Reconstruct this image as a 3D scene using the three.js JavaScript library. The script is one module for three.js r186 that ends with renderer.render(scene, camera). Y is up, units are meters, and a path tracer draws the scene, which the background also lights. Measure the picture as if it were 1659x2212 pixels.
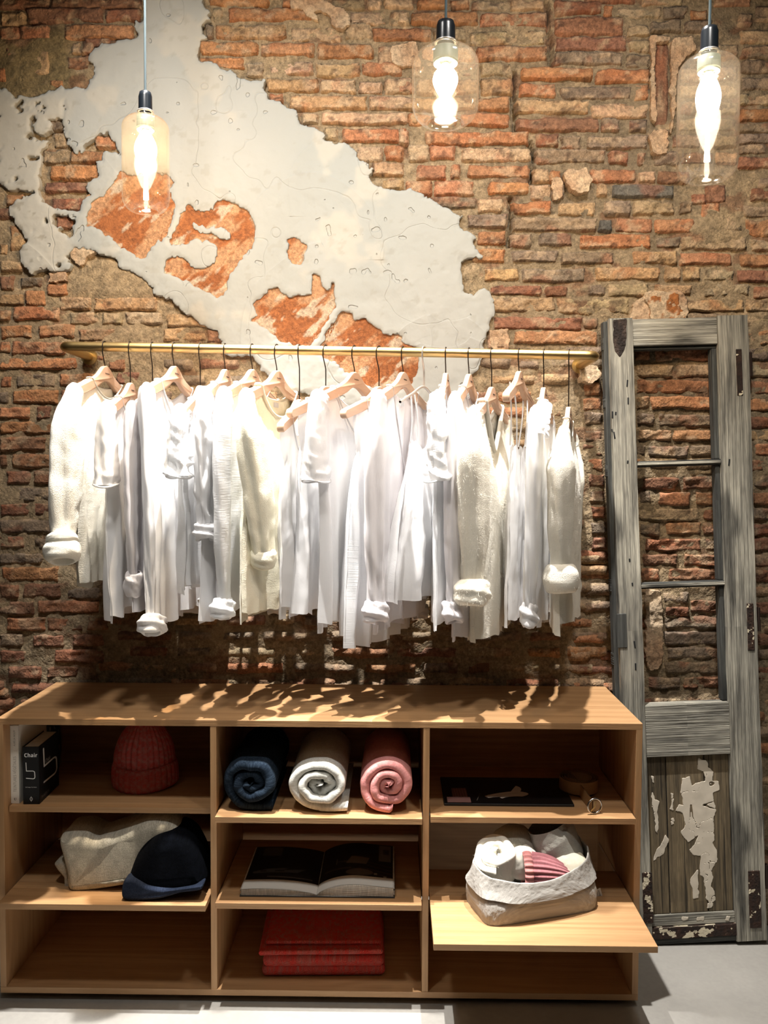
import * as THREE from 'three';
import { RoundedBoxGeometry } from 'three/addons/geometries/RoundedBoxGeometry.js';
import { mergeGeometries, mergeVertices } from 'three/addons/utils/BufferGeometryUtils.js';
import { RectAreaLightUniformsLib } from 'three/addons/lights/RectAreaLightUniformsLib.js';
RectAreaLightUniformsLib.init();

// ---------------------------------------------------------------- camera, lights, exposure
const scene = new THREE.Scene();
scene.background = new THREE.Color(0x050505);
const renderer = new THREE.WebGLRenderer({ antialias: true });
renderer.toneMapping = THREE.LinearToneMapping;
renderer.toneMappingExposure = 1.0;
renderer.shadowMap.enabled = true;
const FPX = 1790, YAW = 0.0121, PITCH = 0.0414, ROLL = -0.0047;
const CAM = new THREE.Vector3(0.2074, 1.479, 2.714);
const camera = new THREE.PerspectiveCamera(2 * Math.atan(1106 / FPX) * 180 / Math.PI, 1659 / 2212, 0.05, 40);
camera.position.copy(CAM);
const rotY = (a) => new THREE.Matrix4().set(Math.cos(a), 0, -Math.sin(a), 0, 0, 1, 0, 0, Math.sin(a), 0, Math.cos(a), 0, 0, 0, 0, 1);
const rotX = (a) => new THREE.Matrix4().set(1, 0, 0, 0, 0, Math.cos(a), -Math.sin(a), 0, 0, Math.sin(a), Math.cos(a), 0, 0, 0, 0, 1);
const rotZ = (a) => new THREE.Matrix4().set(Math.cos(a), -Math.sin(a), 0, 0, Math.sin(a), Math.cos(a), 0, 0, 0, 0, 1, 0, 0, 0, 0, 1);
const TURN = rotZ(ROLL).multiply(rotX(PITCH)).multiply(rotY(YAW)).transpose();   // camera to world
camera.quaternion.setFromRotationMatrix(TURN);
scene.add(camera);

const CEILING = 3.55;
const WARM = 0xfff1de, NEUTRAL = 0xfffaf4;
// unseen key spots on the ceiling track, almost straight above the front of the shelf unit; two unseen wall washers further out; added fill panels in the room behind
const UNSEEN_SPOTS = [  // out of view, placed to light clothes, wall, shelf top and floor
  { p: [-0.10, 3.28, 0.50], t: [-0.06, 0.9, 0.49], i: 56, ang: 0.38, pen: 0.7, r: 0.8, c: NEUTRAL },
  { p: [-0.36, 3.28, 0.66], t: [-0.38, 0.6, 0.50], i: 42, ang: 0.40, pen: 0.7, r: 0.8, c: NEUTRAL },
  { p: [0.55, 3.28, 0.62], t: [0.98, 0.4, 0.60], i: 40, ang: 0.46, pen: 0.7, r: 0.9, c: NEUTRAL },
  { p: [-0.45, 3.28, 1.50], t: [-0.28, 2.00, 0.10], i: 11, ang: 0.68, pen: 0.95, r: 5, c: NEUTRAL },
  { p: [0.78, 3.28, 1.55], t: [0.66, 2.00, 0.10], i: 8.0, ang: 0.74, pen: 0.95, r: 5, c: NEUTRAL },
];
const FILL_PANELS = [{ x: -1.2, z: 3.4, w: 1.2, h: 0.6, i: 0.15 }, { x: 1.2, z: 3.4, w: 1.2, h: 0.6, i: 0.15 }];  // added soft fill light with no lamp of this kind in view
const BULB = 0.55;

// ---------------------------------------------------------------- helpers
const V2 = (x, y) => new THREE.Vector2(x, y), V3 = (x, y, z) => new THREE.Vector3(x, y, z);
function rng(seed) { let a = seed >>> 0; return () => { a |= 0; a = a + 0x6D2B79F5 | 0; let t = Math.imul(a ^ a >>> 15, 1 | a); t = t + Math.imul(t ^ t >>> 7, 61 | t) ^ t; return ((t ^ t >>> 14) >>> 0) / 4294967296; }; }
function hash(x, y, z) { let h = Math.imul(x, 374761393) + Math.imul(y, 668265263) + Math.imul(z, 2147483647 - 1013904223) | 0; h = Math.imul(h ^ h >>> 13, 1274126177); h = Math.imul(h ^ h >>> 15, 2246822519); return ((h ^ h >>> 16) >>> 0) / 4294967296; }
function noise(x, y, z = 0) {           // smooth value noise, -1 to 1
  const X = Math.floor(x), Y = Math.floor(y), Z = Math.floor(z); let a = x - X, b = y - Y, c = z - Z;
  a = a * a * (3 - 2 * a); b = b * b * (3 - 2 * b); c = c * c * (3 - 2 * c);
  const L = (p, q, t) => p + (q - p) * t;
  const e = L(L(hash(X, Y, Z), hash(X + 1, Y, Z), a), L(hash(X, Y + 1, Z), hash(X + 1, Y + 1, Z), a), b);
  if (c === 0) return e * 2 - 1;
  const f = L(L(hash(X, Y, Z + 1), hash(X + 1, Y, Z + 1), a), L(hash(X, Y + 1, Z + 1), hash(X + 1, Y + 1, Z + 1), a), b);
  return L(e, f, c) * 2 - 1;
}
function fbm(x, y, z = 0, o = 4) { let s = 0, a = 0.5; for (let i = 0; i < o; i++) { s += a * noise(x, y, z); x = x * 2.03 + 7.1; y = y * 2.03 + 3.7; if (z) z = z * 2.03 + 1.3; a *= 0.5; } return s; }
const clamp = (x, a = 0, b = 1) => Math.min(b, Math.max(a, x));
const smooth = (a, b, x) => { const t = clamp((x - a) / (b - a)); return t * t * (3 - 2 * t); };
const mix = (a, b, t) => a + (b - a) * t;
const col = (h) => new THREE.Color(h);
function ray(u, v) { return V3((u - 829.5) / FPX, -(v - 1106) / FPX, -1).applyMatrix4(TURN); }
function at(u, v, z) { const d = ray(u, v); return CAM.clone().addScaledVector(d, (z - CAM.z) / d.z); }      // the point of the plane z that the photograph shows at (u, v)
function aty(u, v, y) { const d = ray(u, v); return CAM.clone().addScaledVector(d, (y - CAM.y) / d.y); }     // the same on the level y
const taken = {};
function numbered(n) { const k = taken[n] = (taken[n] ?? -1) + 1; return k ? `${n}_${String(k).padStart(3, '0')}` : n; }
function shade(o) { o.traverse((c) => { if (c.isMesh) { c.castShadow = true; c.receiveShadow = true; } }); return o; }
function thing(name, label, category, p = [0, 0, 0], turn = 0, group) {
  const o = new THREE.Group(); o.name = numbered(name); o.position.set(...p); o.rotation.y = turn; o.userData = { label, category };
  if (group) o.userData.group = group; scene.add(o); return o;
}
function part(name, geo, mat, parent, extra) { const m = new THREE.Mesh(geo, mat); m.name = parent === scene ? numbered(name) : name; m.castShadow = m.receiveShadow = true; if (extra) Object.assign(m.userData, extra); parent.add(m); return m; }
function struct(name, geo, mat) { return part(name, geo, mat, scene, { kind: 'structure' }); }
const merged = (a) => mergeGeometries(a.map((g) => { const h = g.index ? g.toNonIndexed() : g; for (const k of Object.keys(h.attributes)) if (!['position', 'normal', 'uv'].includes(k)) h.deleteAttribute(k); return h; }));
// geometry from a grid of points, closed or open both ways
function gridGeo(nu, nv, f, closeU = false, withColor) {
  const P = [], U = [], C = [], I = [];
  for (let j = 0; j <= nv; j++) for (let i = 0; i <= nu; i++) { const p = f(i / nu, j / nv); P.push(p[0], p[1], p[2]); U.push(p[3] ?? i / nu, p[4] ?? j / nv); if (withColor) C.push(...withColor(p, i / nu, j / nv)); }
  for (let j = 0; j < nv; j++) for (let i = 0; i < nu; i++) { const a = j * (nu + 1) + i, b = a + 1, c = a + nu + 1, d = c + 1; I.push(a, b, d, a, d, c); }
  const g = new THREE.BufferGeometry();
  g.setAttribute('position', new THREE.Float32BufferAttribute(P, 3)); g.setAttribute('uv', new THREE.Float32BufferAttribute(U, 2));
  if (withColor) g.setAttribute('color', new THREE.Float32BufferAttribute(C, 3));
  g.setIndex(I); g.computeVertexNormals();
  if (closeU) { const n = g.attributes.normal; for (let j = 0; j <= nv; j++) { const a = j * (nu + 1), b = a + nu; const v = V3(n.getX(a) + n.getX(b), n.getY(a) + n.getY(b), n.getZ(a) + n.getZ(b)).normalize(); n.setXYZ(a, v.x, v.y, v.z); n.setXYZ(b, v.x, v.y, v.z); } }
  return g;
}
// planar texture coordinates in metres, the grain (u) running along the given axis
function woodUV(g, axis = 'x', ox = 0, oy = 0) {
  if (g.index) g = g.toNonIndexed();
  const p = g.attributes.position, n = g.attributes.normal, uv = new Float32Array(p.count * 2);
  for (let i = 0; i < p.count; i++) {
    const q = { x: p.getX(i), y: p.getY(i), z: p.getZ(i) }, m = { x: Math.abs(n.getX(i)), y: Math.abs(n.getY(i)), z: Math.abs(n.getZ(i)) };
    const o = ['x', 'y', 'z'].filter((k) => k !== axis); const across = m[o[0]] > m[o[1]] ? o[1] : o[0];
    uv[2 * i] = q[axis] + ox; uv[2 * i + 1] = q[across] + oy;
  }
  g.setAttribute('uv', new THREE.BufferAttribute(uv, 2)); return g;
}
function board(x0, x1, y0, y1, z0, z1, axis, r = 0.0012, seed = 0) { const g = new RoundedBoxGeometry(x1 - x0, y1 - y0, z1 - z0, 1, r); g.translate((x0 + x1) / 2, (y0 + y1) / 2, (z0 + z1) / 2); return woodUV(g, axis, seed * 0.371, seed * 0.193); }
function tex(w, h, f, srgb = true, rx = 1, ry = 1) {
  const d = new Uint8Array(w * h * 4);
  for (let j = 0; j < h; j++) for (let i = 0; i < w; i++) { const c = f(i / w, j / h), k = 4 * (j * w + i); if (typeof c === 'number') d[k] = d[k + 1] = d[k + 2] = clamp(c) * 255; else { d[k] = clamp(c[0]) * 255; d[k + 1] = clamp(c[1]) * 255; d[k + 2] = clamp(c[2]) * 255; } d[k + 3] = 255; }
  const t = new THREE.DataTexture(d, w, h); t.magFilter = THREE.LinearFilter; t.minFilter = THREE.LinearMipmapLinearFilter; t.generateMipmaps = true; t.wrapS = t.wrapT = THREE.RepeatWrapping; t.repeat.set(rx, ry);
  if (srgb) t.colorSpace = THREE.SRGBColorSpace; t.needsUpdate = true; return t;
}
// tiling noise: blend across the seam
function tiled(u, v, sx, sy, seed, o = 4) { const f = (a, b) => fbm(a * sx + seed, b * sy + seed * 1.7, 0, o); const w = smooth(0.8, 1, u), q = smooth(0.8, 1, v); return mix(mix(f(u, v), f(u - 1, v), w), mix(f(u, v - 1), f(u - 1, v - 1), w), q); }
function canvasTex(w, h, draw) { const c = document.createElement('canvas'); c.width = w; c.height = h; draw(c.getContext('2d'), w, h); const t = new THREE.CanvasTexture(c); t.colorSpace = THREE.SRGBColorSpace; t.anisotropy = 8; return t; }
function tube(pts, r, seg = 40, rad = 10, closed = false) { return new THREE.TubeGeometry(new THREE.CatmullRomCurve3(pts.map((p) => Array.isArray(p) ? V3(...p) : p), closed, 'centripetal'), seg, r, rad, closed); }
const std = (o) => new THREE.MeshStandardMaterial(o);

// ---------------------------------------------------------------- textures and materials
const grainTex = tex(512, 512, (u, v) => { const n = tiled(u, v, 40, 40, 3, 4), f = tiled(u, v, 130, 130, 9, 2); const k = 0.86 + 0.22 * n + 0.16 * f; return [k, k, k]; }, true, 3, 3);
const gritBump = tex(512, 512, (u, v) => 0.5 + 0.45 * tiled(u, v, 36, 36, 21, 5), false, 5, 5);
const brickMat = std({ vertexColors: true, map: grainTex, bumpMap: gritBump, bumpScale: 0.004, roughness: 0.95 });
const mortarMat = std({ vertexColors: true, map: grainTex, bumpMap: gritBump, bumpScale: 0.004, roughness: 1 });
const trowelBump = tex(1536, 1536, (u, v) => {          // spans the whole plastered area once
  let n = 0.5 + 0.30 * fbm(u * 9, v * 11, 0, 5) + 0.10 * fbm(u * 90, v * 90, 0, 3); const rough = smooth(0.62, 0.35, v) + smooth(0.4, 0.6, u) * 0.4;
  for (let k = 0; k < 16; k++) { const cx = hash(k, 1, 7), cy = hash(k, 2, 7) * 0.75, R = 0.05 + 0.13 * hash(k, 3, 7); const d = Math.hypot(u - cx, v - cy) - R + 0.012 * noise(u * 14, v * 14, k + 0.5); if (Math.abs(d) < 0.03 && v > cy - 0.02 && noise(u * 7 + k, v * 7) > -0.35) n += 0.26 * rough * (d > 0 ? Math.exp(-d / 0.0025) : Math.exp(d / 0.012)); }
  n += 0.16 * rough * fbm(u * 34 + 9, v * 34, 0, 4); const cr = Math.abs(fbm(u * 6 + 3, v * 6, 0, 4)); if (cr < 0.006) n -= 0.25 * (1 - cr / 0.006); const pit = fbm(u * 70 + 20, v * 70, 0, 2); if (pit > 0.50) n -= 0.5; return n;
}, false, 1, 1);
const plasterMat = std({ vertexColors: true, bumpMap: trowelBump, bumpScale: 0.007, roughness: 0.82 });
const orangeMat = std({ vertexColors: true, map: grainTex, bumpMap: gritBump, bumpScale: 0.003, roughness: 0.9 });
function oakTex(base, dark, seed) {
  const A = col(base).convertLinearToSRGB(), B = col(dark).convertLinearToSRGB();
  return tex(1024, 512, (u, v) => {
    const w = v + 0.02 * tiled(u, v, 2, 3, seed, 2); const ring = 0.5 + 0.5 * Math.sin(6.28 * (w * 9 + 1.4 * tiled(u, w, 1.2, 5, seed + 4, 3)));
    const pore = smooth(0.2, 0.62, tiled(u, v, 14, 260, seed + 8, 2)), streak = tiled(u, v, 3, 70, seed + 2, 4);
    const k = clamp(0.30 * ring + 0.38 * pore + 0.35 * streak + 0.1);
    return [mix(A.r, B.r, k), mix(A.g, B.g, k), mix(A.b, B.b, k)];
  }, true, 1.1, 2.4);
}
const oak = std({ map: oakTex('#b68f65', '#946e48', 11), roughness: 0.52 });
const oakBump = tex(512, 512, (u, v) => 0.5 + 0.4 * tiled(u, v, 10, 150, 33, 3), false, 1.5, 3);
oak.bumpMap = oakBump; oak.bumpScale = 0.0006;
const hangerWood = std({ map: tex(256, 256, (u, v) => { const k = 0.5 + 0.5 * tiled(u, v, 3, 40, 71, 3); return [mix(0.83, 0.77, k), mix(0.70, 0.635, k), mix(0.605, 0.53, k)]; }, true, 4, 4), roughness: 0.5 });
const oldWoodTex = tex(1024, 1024, (u, v) => {
  const w = v + 0.02 * tiled(u, v, 3, 2, 41, 3); const ring = Math.pow(0.5 + 0.5 * Math.sin(6.28 * (w * 11 + 2.6 * tiled(u * 0.6, w, 2, 5, 44, 3))), 3);
  const line = tiled(u, v, 5, 110, 48, 4), patch = tiled(u, v, 4, 5, 52, 5), fine = tiled(u, v, 40, 300, 57, 2); const crack = smooth(0.36, 0.46, tiled(u, v, 2.2, 60, 61, 3)), stain = smooth(0.12, 0.42, tiled(u, v, 3, 7, 69, 5));
  let k = 0.70 - 0.13 * ring + 0.26 * line + 0.34 * patch + 0.16 * fine - 0.34 * stain; k = clamp(k) * (1 - 0.55 * crack);
  return [0.13 + 0.66 * k, 0.128 + 0.645 * k, 0.12 + 0.59 * k];
}, true, 1, 1.6);
const oldBump = tex(512, 512, (u, v) => 0.5 + 0.5 * tiled(u, v, 4, 90, 63, 4) - 0.4 * smooth(0.38, 0.5, tiled(u, v, 2.5, 50, 66, 3)), false, 1, 4);
const oldWood = std({ map: oldWoodTex, bumpMap: oldBump, bumpScale: 0.003, roughness: 0.92 });
const oldWoodDark = std({ map: oldWoodTex, bumpMap: oldBump, bumpScale: 0.003, color: '#7d8288', roughness: 0.9 });
const oldPanel = std({ map: oldWoodTex, bumpMap: oldBump, bumpScale: 0.002, color: '#b5a48c', roughness: 0.92 });
const rustTex = tex(512, 512, (u, v) => { const p = tiled(u, v, 9, 9, 81, 5), q = tiled(u, v, 22, 22, 85, 4); if (p + 0.5 * q > 0.18) return [0.84, 0.80, 0.70]; const k = 0.5 + 0.7 * q; return [0.10 + 0.16 * k, 0.07 + 0.09 * k, 0.055 + 0.05 * k]; }, true, 4, 4);
const rustBare = std({ map: tex(256, 256, (u, v) => { const k = 0.5 + 0.8 * tiled(u, v, 16, 16, 91, 4); return [0.10 + 0.14 * k, 0.075 + 0.07 * k, 0.06 + 0.04 * k]; }, true, 6, 6), roughness: 0.9, metalness: 0.2 });
const rustPaint = std({ map: rustTex, roughness: 0.85, bumpMap: gritBump, bumpScale: 0.002 });
const brass = std({ color: '#cdb078', metalness: 1, roughness: 0.33, bumpMap: tex(256, 256, (u, v) => 0.5 + 0.5 * tiled(u, v, 4, 120, 95, 2), false, 2, 2), bumpScale: 0.0003 });
const wire = std({ color: '#3a332c', metalness: 0.9, roughness: 0.38 });
const chrome = std({ color: '#c9c9c9', metalness: 1, roughness: 0.18 });
const blackGloss = std({ color: '#10161c', roughness: 0.28 });
const blackMatt = std({ color: '#16181a', roughness: 0.6 });
const cordMat = std({ color: '#3c4a4e', roughness: 0.9 });
const glowTintGlass = new THREE.MeshPhysicalMaterial({ color: '#fff6e8', transmission: 1, thickness: 0, roughness: 0.095, ior: 1.55, side: THREE.DoubleSide });  // warm tint stands in for the bulb glow inside the left shade
const clearGlass = new THREE.MeshPhysicalMaterial({ color: '#fdfaf4', transmission: 1, thickness: 0, roughness: 0.09, ior: 1.55, side: THREE.DoubleSide });
const glowMat = std({ color: '#ffffff', emissive: '#fff0da', emissiveIntensity: 26 });
const lensMat = std({ color: '#ffffff', emissive: '#fff3e0', emissiveIntensity: 6 });
const clothBump = tex(512, 512, (u, v) => 0.5 + 0.30 * tiled(u, v, 22, 10, 101, 4) + 0.12 * Math.sin(u * 6.2832 * 90) * Math.sin(v * 6.2832 * 90), false, 6, 6);
const fleeceBump = tex(512, 512, (u, v) => 0.5 + 0.30 * tiled(u, v, 60, 60, 107, 4) + 0.2 * tiled(u, v, 9, 9, 109, 2), false, 11, 11);
const linenBump = tex(512, 512, (u, v) => 0.5 + 0.26 * tiled(u, v, 6, 90, 111, 3) + 0.26 * tiled(u, v, 90, 6, 117, 3), false, 5, 5);
const cloth = (color, bump, scale, thin = 0) => new THREE.MeshPhysicalMaterial({ color, roughness: 1, specularIntensity: 0.15, bumpMap: bump, bumpScale: scale, side: THREE.DoubleSide, ...(thin ? { transmission: thin, thickness: 0 } : { sheen: 0.3, sheenRoughness: 0.7, sheenColor: col('#ffffff') }) });
const whiteTee = cloth('#f6f6f7', clothBump, 0.0012, 0.24);
const whiteLinen = cloth('#f6f7f8', linenBump, 0.0007, 0.28);
const paleLilac = cloth('#f1eef0', clothBump, 0.0015, 0.2);
const creamWool = cloth('#f0ecdf', fleeceBump, 0.0016);
const creamKnit = cloth('#efead5', fleeceBump, 0.0013);
const beigeKnit = cloth('#ebe6d8', fleeceBump, 0.0014);
const fluff = cloth('#f1ede0', fleeceBump, 0.0009);
function heather(a, b, seed, sx = 60, sy = 60) { const A = col(a).convertLinearToSRGB(), B = col(b).convertLinearToSRGB(); return tex(256, 256, (u, v) => { const k = clamp(0.5 + 1.1 * tiled(u, v, sx, sy, seed, 3) + 0.5 * tiled(u, v, 8, 8, seed + 3, 2)); return [mix(A.r, B.r, k), mix(A.g, B.g, k), mix(A.b, B.b, k)]; }, true, 4, 4); }
const wool = (o) => new THREE.MeshPhysicalMaterial({ specularIntensity: 0.12, ...o });
const redKnit = wool({ map: heather('#c4403a', '#bb8580', 121, 120, 120), bumpMap: fleeceBump, bumpScale: 0.0016, roughness: 1 });
const navyWool = wool({ map: heather('#19222d', '#2a3541', 127), bumpMap: fleeceBump, bumpScale: 0.0016, roughness: 1 });
const paleWool = wool({ map: heather('#d9d9d3', '#c3c3bb', 131), bumpMap: fleeceBump, bumpScale: 0.0016, roughness: 1 });
const pinkWool = wool({ map: heather('#dd9c97', '#d08a88', 137), bumpMap: fleeceBump, bumpScale: 0.0016, roughness: 1 });
const greyFelt = wool({ map: heather('#c6c1b2', '#9d998c', 139, 90, 90), bumpMap: fleeceBump, bumpScale: 0.0016, roughness: 1 });
const navyFelt = wool({ map: heather('#07090d', '#0e1118', 141), bumpMap: fleeceBump, bumpScale: 0.0016, roughness: 1 });
const navyBand = wool({ map: heather('#232a3a', '#2e3647', 143), bumpMap: fleeceBump, bumpScale: 0.0016, roughness: 1 });
const paperBag = std({ map: heather('#a9a6a0', '#999690', 149, 30, 30), bumpMap: tex(512, 512, (u, v) => 0.5 + 0.35 * Math.abs(tiled(u, v, 7, 7, 151, 4)) + 0.15 * tiled(u, v, 60, 60, 153, 3), false, 3, 3), bumpScale: 0.004, roughness: 0.85, side: THREE.DoubleSide });
const leather = std({ color: '#96724a', roughness: 0.5, bumpMap: gritBump, bumpScale: 0.0006, side: THREE.DoubleSide });
const pageEdge = std({ map: tex(64, 256, (u, v) => { const k = 0.76 + 0.14 * tiled(u, v, 2, 90, 161, 2); return [k, k * 0.98, k * 0.94]; }, true, 1, 1), roughness: 0.9 });
const concrete = std({ map: tex(1024, 1024, (u, v) => { const k = 0.62 + 0.05 * tiled(u, v, 6, 6, 171, 5) + 0.02 * tiled(u, v, 140, 140, 175, 2); return [k, k * 0.985, k * 0.95]; }, true, 0.8, 0.8), roughness: 0.55 });
const lowBouncePaint = std({ color: '#5c5a57', roughness: 0.9 });  // kept dark so the unseen walls bounce little light
const lowBounceCeilPaint = std({ color: '#8f8c87', roughness: 0.9 });  // darkened as well, to hold down bounce from the unseen ceiling

// ---------------------------------------------------------------- room shell (the photograph shows one wall and the floor; the rest closes the room)
const X0 = -3.2, X1 = 3.4, ZB = 5.6;
const slab = (x0, x1, y0, y1, z0, z1) => { const g = new THREE.BoxGeometry(x1 - x0, y1 - y0, z1 - z0); g.translate((x0 + x1) / 2, (y0 + y1) / 2, (z0 + z1) / 2); return woodUV(g, 'x'); };
struct('floor', slab(X0 - 0.2, X1 + 0.2, -0.2, 0, -0.4, ZB + 0.2), concrete);
struct('ceiling', slab(X0 - 0.2, X1 + 0.2, CEILING, CEILING + 0.2, -0.4, ZB + 0.2), lowBounceCeilPaint);
struct('wall_left', slab(X0 - 0.2, X0, 0, CEILING, -0.4, ZB + 0.2), lowBouncePaint);
struct('wall_right', slab(X1, X1 + 0.2, 0, CEILING, -0.4, ZB + 0.2), lowBouncePaint);
struct('wall_front', slab(X0, X1, 0, CEILING, ZB, ZB + 0.2), lowBouncePaint);
// ---------------------------------------------------------------- brick wall: mortar bed, bricks, plaster coats, lime patches
const wallBack = new THREE.Group(); wallBack.name = 'wall_back'; wallBack.userData = { kind: 'structure', label: 'old brick wall with patches of pale plaster behind the clothes rail' }; scene.add(wallBack);
part('wall_core', slab(X0, X1, 0, CEILING, -0.4, -0.045), std({ color: '#8d7a61', roughness: 1 }), wallBack);
const W = (u, v) => at(u, v, 0);
const poly = (s) => s.trim().split(/\s+/).map((p) => { const [u, v] = p.split(',').map(Number); const q = W(u, v); return [q.x, q.y]; });
const box2 = (P) => { let a = 1e9, b = -1e9, c = 1e9, d = -1e9; for (const [x, y] of P) { a = Math.min(a, x); b = Math.max(b, x); c = Math.min(c, y); d = Math.max(d, y); } return [a, b, c, d]; };
function sdPoly(P, x, y, far = 1e9) {                       // signed distance, positive inside
  const B = P.box || (P.box = box2(P)); const out = Math.max(B[0] - x, x - B[1], B[2] - y, y - B[3]); if (out > far) return -out;
  let d = 1e18, ins = false;
  for (let i = 0, j = P.length - 1; i < P.length; j = i++) {
    const [ax, ay] = P[j], [bx, by] = P[i]; const ex = bx - ax, ey = by - ay, wx = x - ax, wy = y - ay; const t = clamp((wx * ex + wy * ey) / (ex * ex + ey * ey || 1e-12)); const qx = wx - ex * t, qy = wy - ey * t; const q = qx * qx + qy * qy; if (q < d) d = q;
    if ((ay > y) !== (by > y) && x < (bx - ax) * (y - ay) / (by - ay) + ax) ins = !ins;
  }
  d = Math.sqrt(d); return ins ? d : -d;
}
// a ragged sheet of material where field > 0: marching squares on a fine grid, with a broken edge going back into the wall
function sheet(field, height, B, cell, back, color, uvk = 1) {
  const nx = Math.ceil((B[1] - B[0]) / cell), ny = Math.ceil((B[3] - B[2]) / cell), F = new Float32Array((nx + 1) * (ny + 1));
  for (let j = 0; j <= ny; j++) for (let i = 0; i <= nx; i++) F[j * (nx + 1) + i] = field(B[0] + i * cell, B[2] + j * cell);
  const P = [], C = [], U = [], I = [], seen = new Map();
  const vert = (key, x, y, f) => { let k = seen.get(key); if (k !== undefined) return k; k = P.length / 3; seen.set(key, k); const z = height(x, y, f); P.push(x, y, z); C.push(...color(x, y, f)); U.push((x + (uvk === 1 ? 0 : 1.3)) * uvk, (y - (uvk === 1 ? 0 : 1.5)) * uvk); return k; };
  const node = (i, j) => vert('n' + i + ',' + j, B[0] + i * cell, B[2] + j * cell, F[j * (nx + 1) + i]);
  const edge = (i, j, k, l) => { const a = F[j * (nx + 1) + i], b = F[l * (nx + 1) + k], t = clamp(a / (a - b), 0.02, 0.98); return vert('e' + Math.min(i, k) + ',' + Math.min(j, l) + (i === k ? 'v' : 'h'), B[0] + (i + (k - i) * t) * cell, B[2] + (j + (l - j) * t) * cell, 0); };
  const rim = [];
  for (let j = 0; j < ny; j++) for (let i = 0; i < nx; i++) {
    const q = [[i, j], [i + 1, j], [i + 1, j + 1], [i, j + 1]], s = q.map(([a, b]) => F[b * (nx + 1) + a] > 0); const n = s[0] + s[1] + s[2] + s[3]; if (!n) continue;
    const out = [], isE = [];
    for (let k = 0; k < 4; k++) { const m = (k + 1) % 4; if (s[k]) { out.push(node(...q[k])); isE.push(0); } if (s[k] !== s[m]) { out.push(s[k] ? edge(...q[k], ...q[m]) : edge(...q[k], ...q[m])); isE.push(1); } }
    for (let k = 1; k + 1 < out.length; k++) I.push(out[0], out[k], out[k + 1]);
    for (let k = 0; k < out.length; k++) { const m = (k + 1) % out.length; if (isE[k] && isE[m] && out.length > 2 && !(n === 2 && s[0] === s[2] && false)) rim.push([out[k], out[m]]); }
  }
  const g = new THREE.BufferGeometry(); const top = I.length;
  const low = new Map(); const lower = (k) => { let r = low.get(k); if (r === undefined) { r = P.length / 3; low.set(k, r); P.push(P[3 * k], P[3 * k + 1], back); C.push(C[3 * k], C[3 * k + 1], C[3 * k + 2]); U.push(U[2 * k], U[2 * k + 1]); } return r; };
  for (const [a, b] of rim) { const c = lower(a), d = lower(b); I.push(a, c, b, b, c, d); }
  g.setAttribute('position', new THREE.Float32BufferAttribute(P, 3)); g.setAttribute('color', new THREE.Float32BufferAttribute(C, 3)); g.setAttribute('uv', new THREE.Float32BufferAttribute(U, 2)); g.setIndex(I); g.computeVertexNormals(); return g;
}
const OLIVE = poly('-30,90 60,88 125,60 150,75 148,112 165,150 210,135 214,172 192,202 140,195 110,210 70,218 30,214 -30,206');
const SMEAR = poly('150,600 230,560 330,590 345,640 250,650 170,640');
const SMEAR2 = poly('1480,430 1560,430 1605,450 1605,505 1545,520 1490,500');
const RUBBLE = poly('1050,790 1310,760 1300,900 1200,940 1060,900');
const GAPS = ['1180,10 1184,70 1192,110 1188,150', '1108,160 1110,232 1112,284', '1146,312 1152,345 1148,395', '1102,430 1104,482 1100,528', '1407,150 1408,190'].map(poly);
const lineD = (P, x, y) => { let d = 1e9; for (let i = 1; i < P.length; i++) { const [ax, ay] = P[i - 1], [bx, by] = P[i]; const ex = bx - ax, ey = by - ay, t = clamp(((x - ax) * ex + (y - ay) * ey) / (ex * ex + ey * ey)); d = Math.min(d, Math.hypot(x - ax - ex * t, y - ay - ey * t)); } return d; };
const mcA = col('#94846c'), mcB = col('#bda683'), mcC = col('#8a7a55'), mcD = col('#c4ac8a'), mcR = col('#8f6248');
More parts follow.
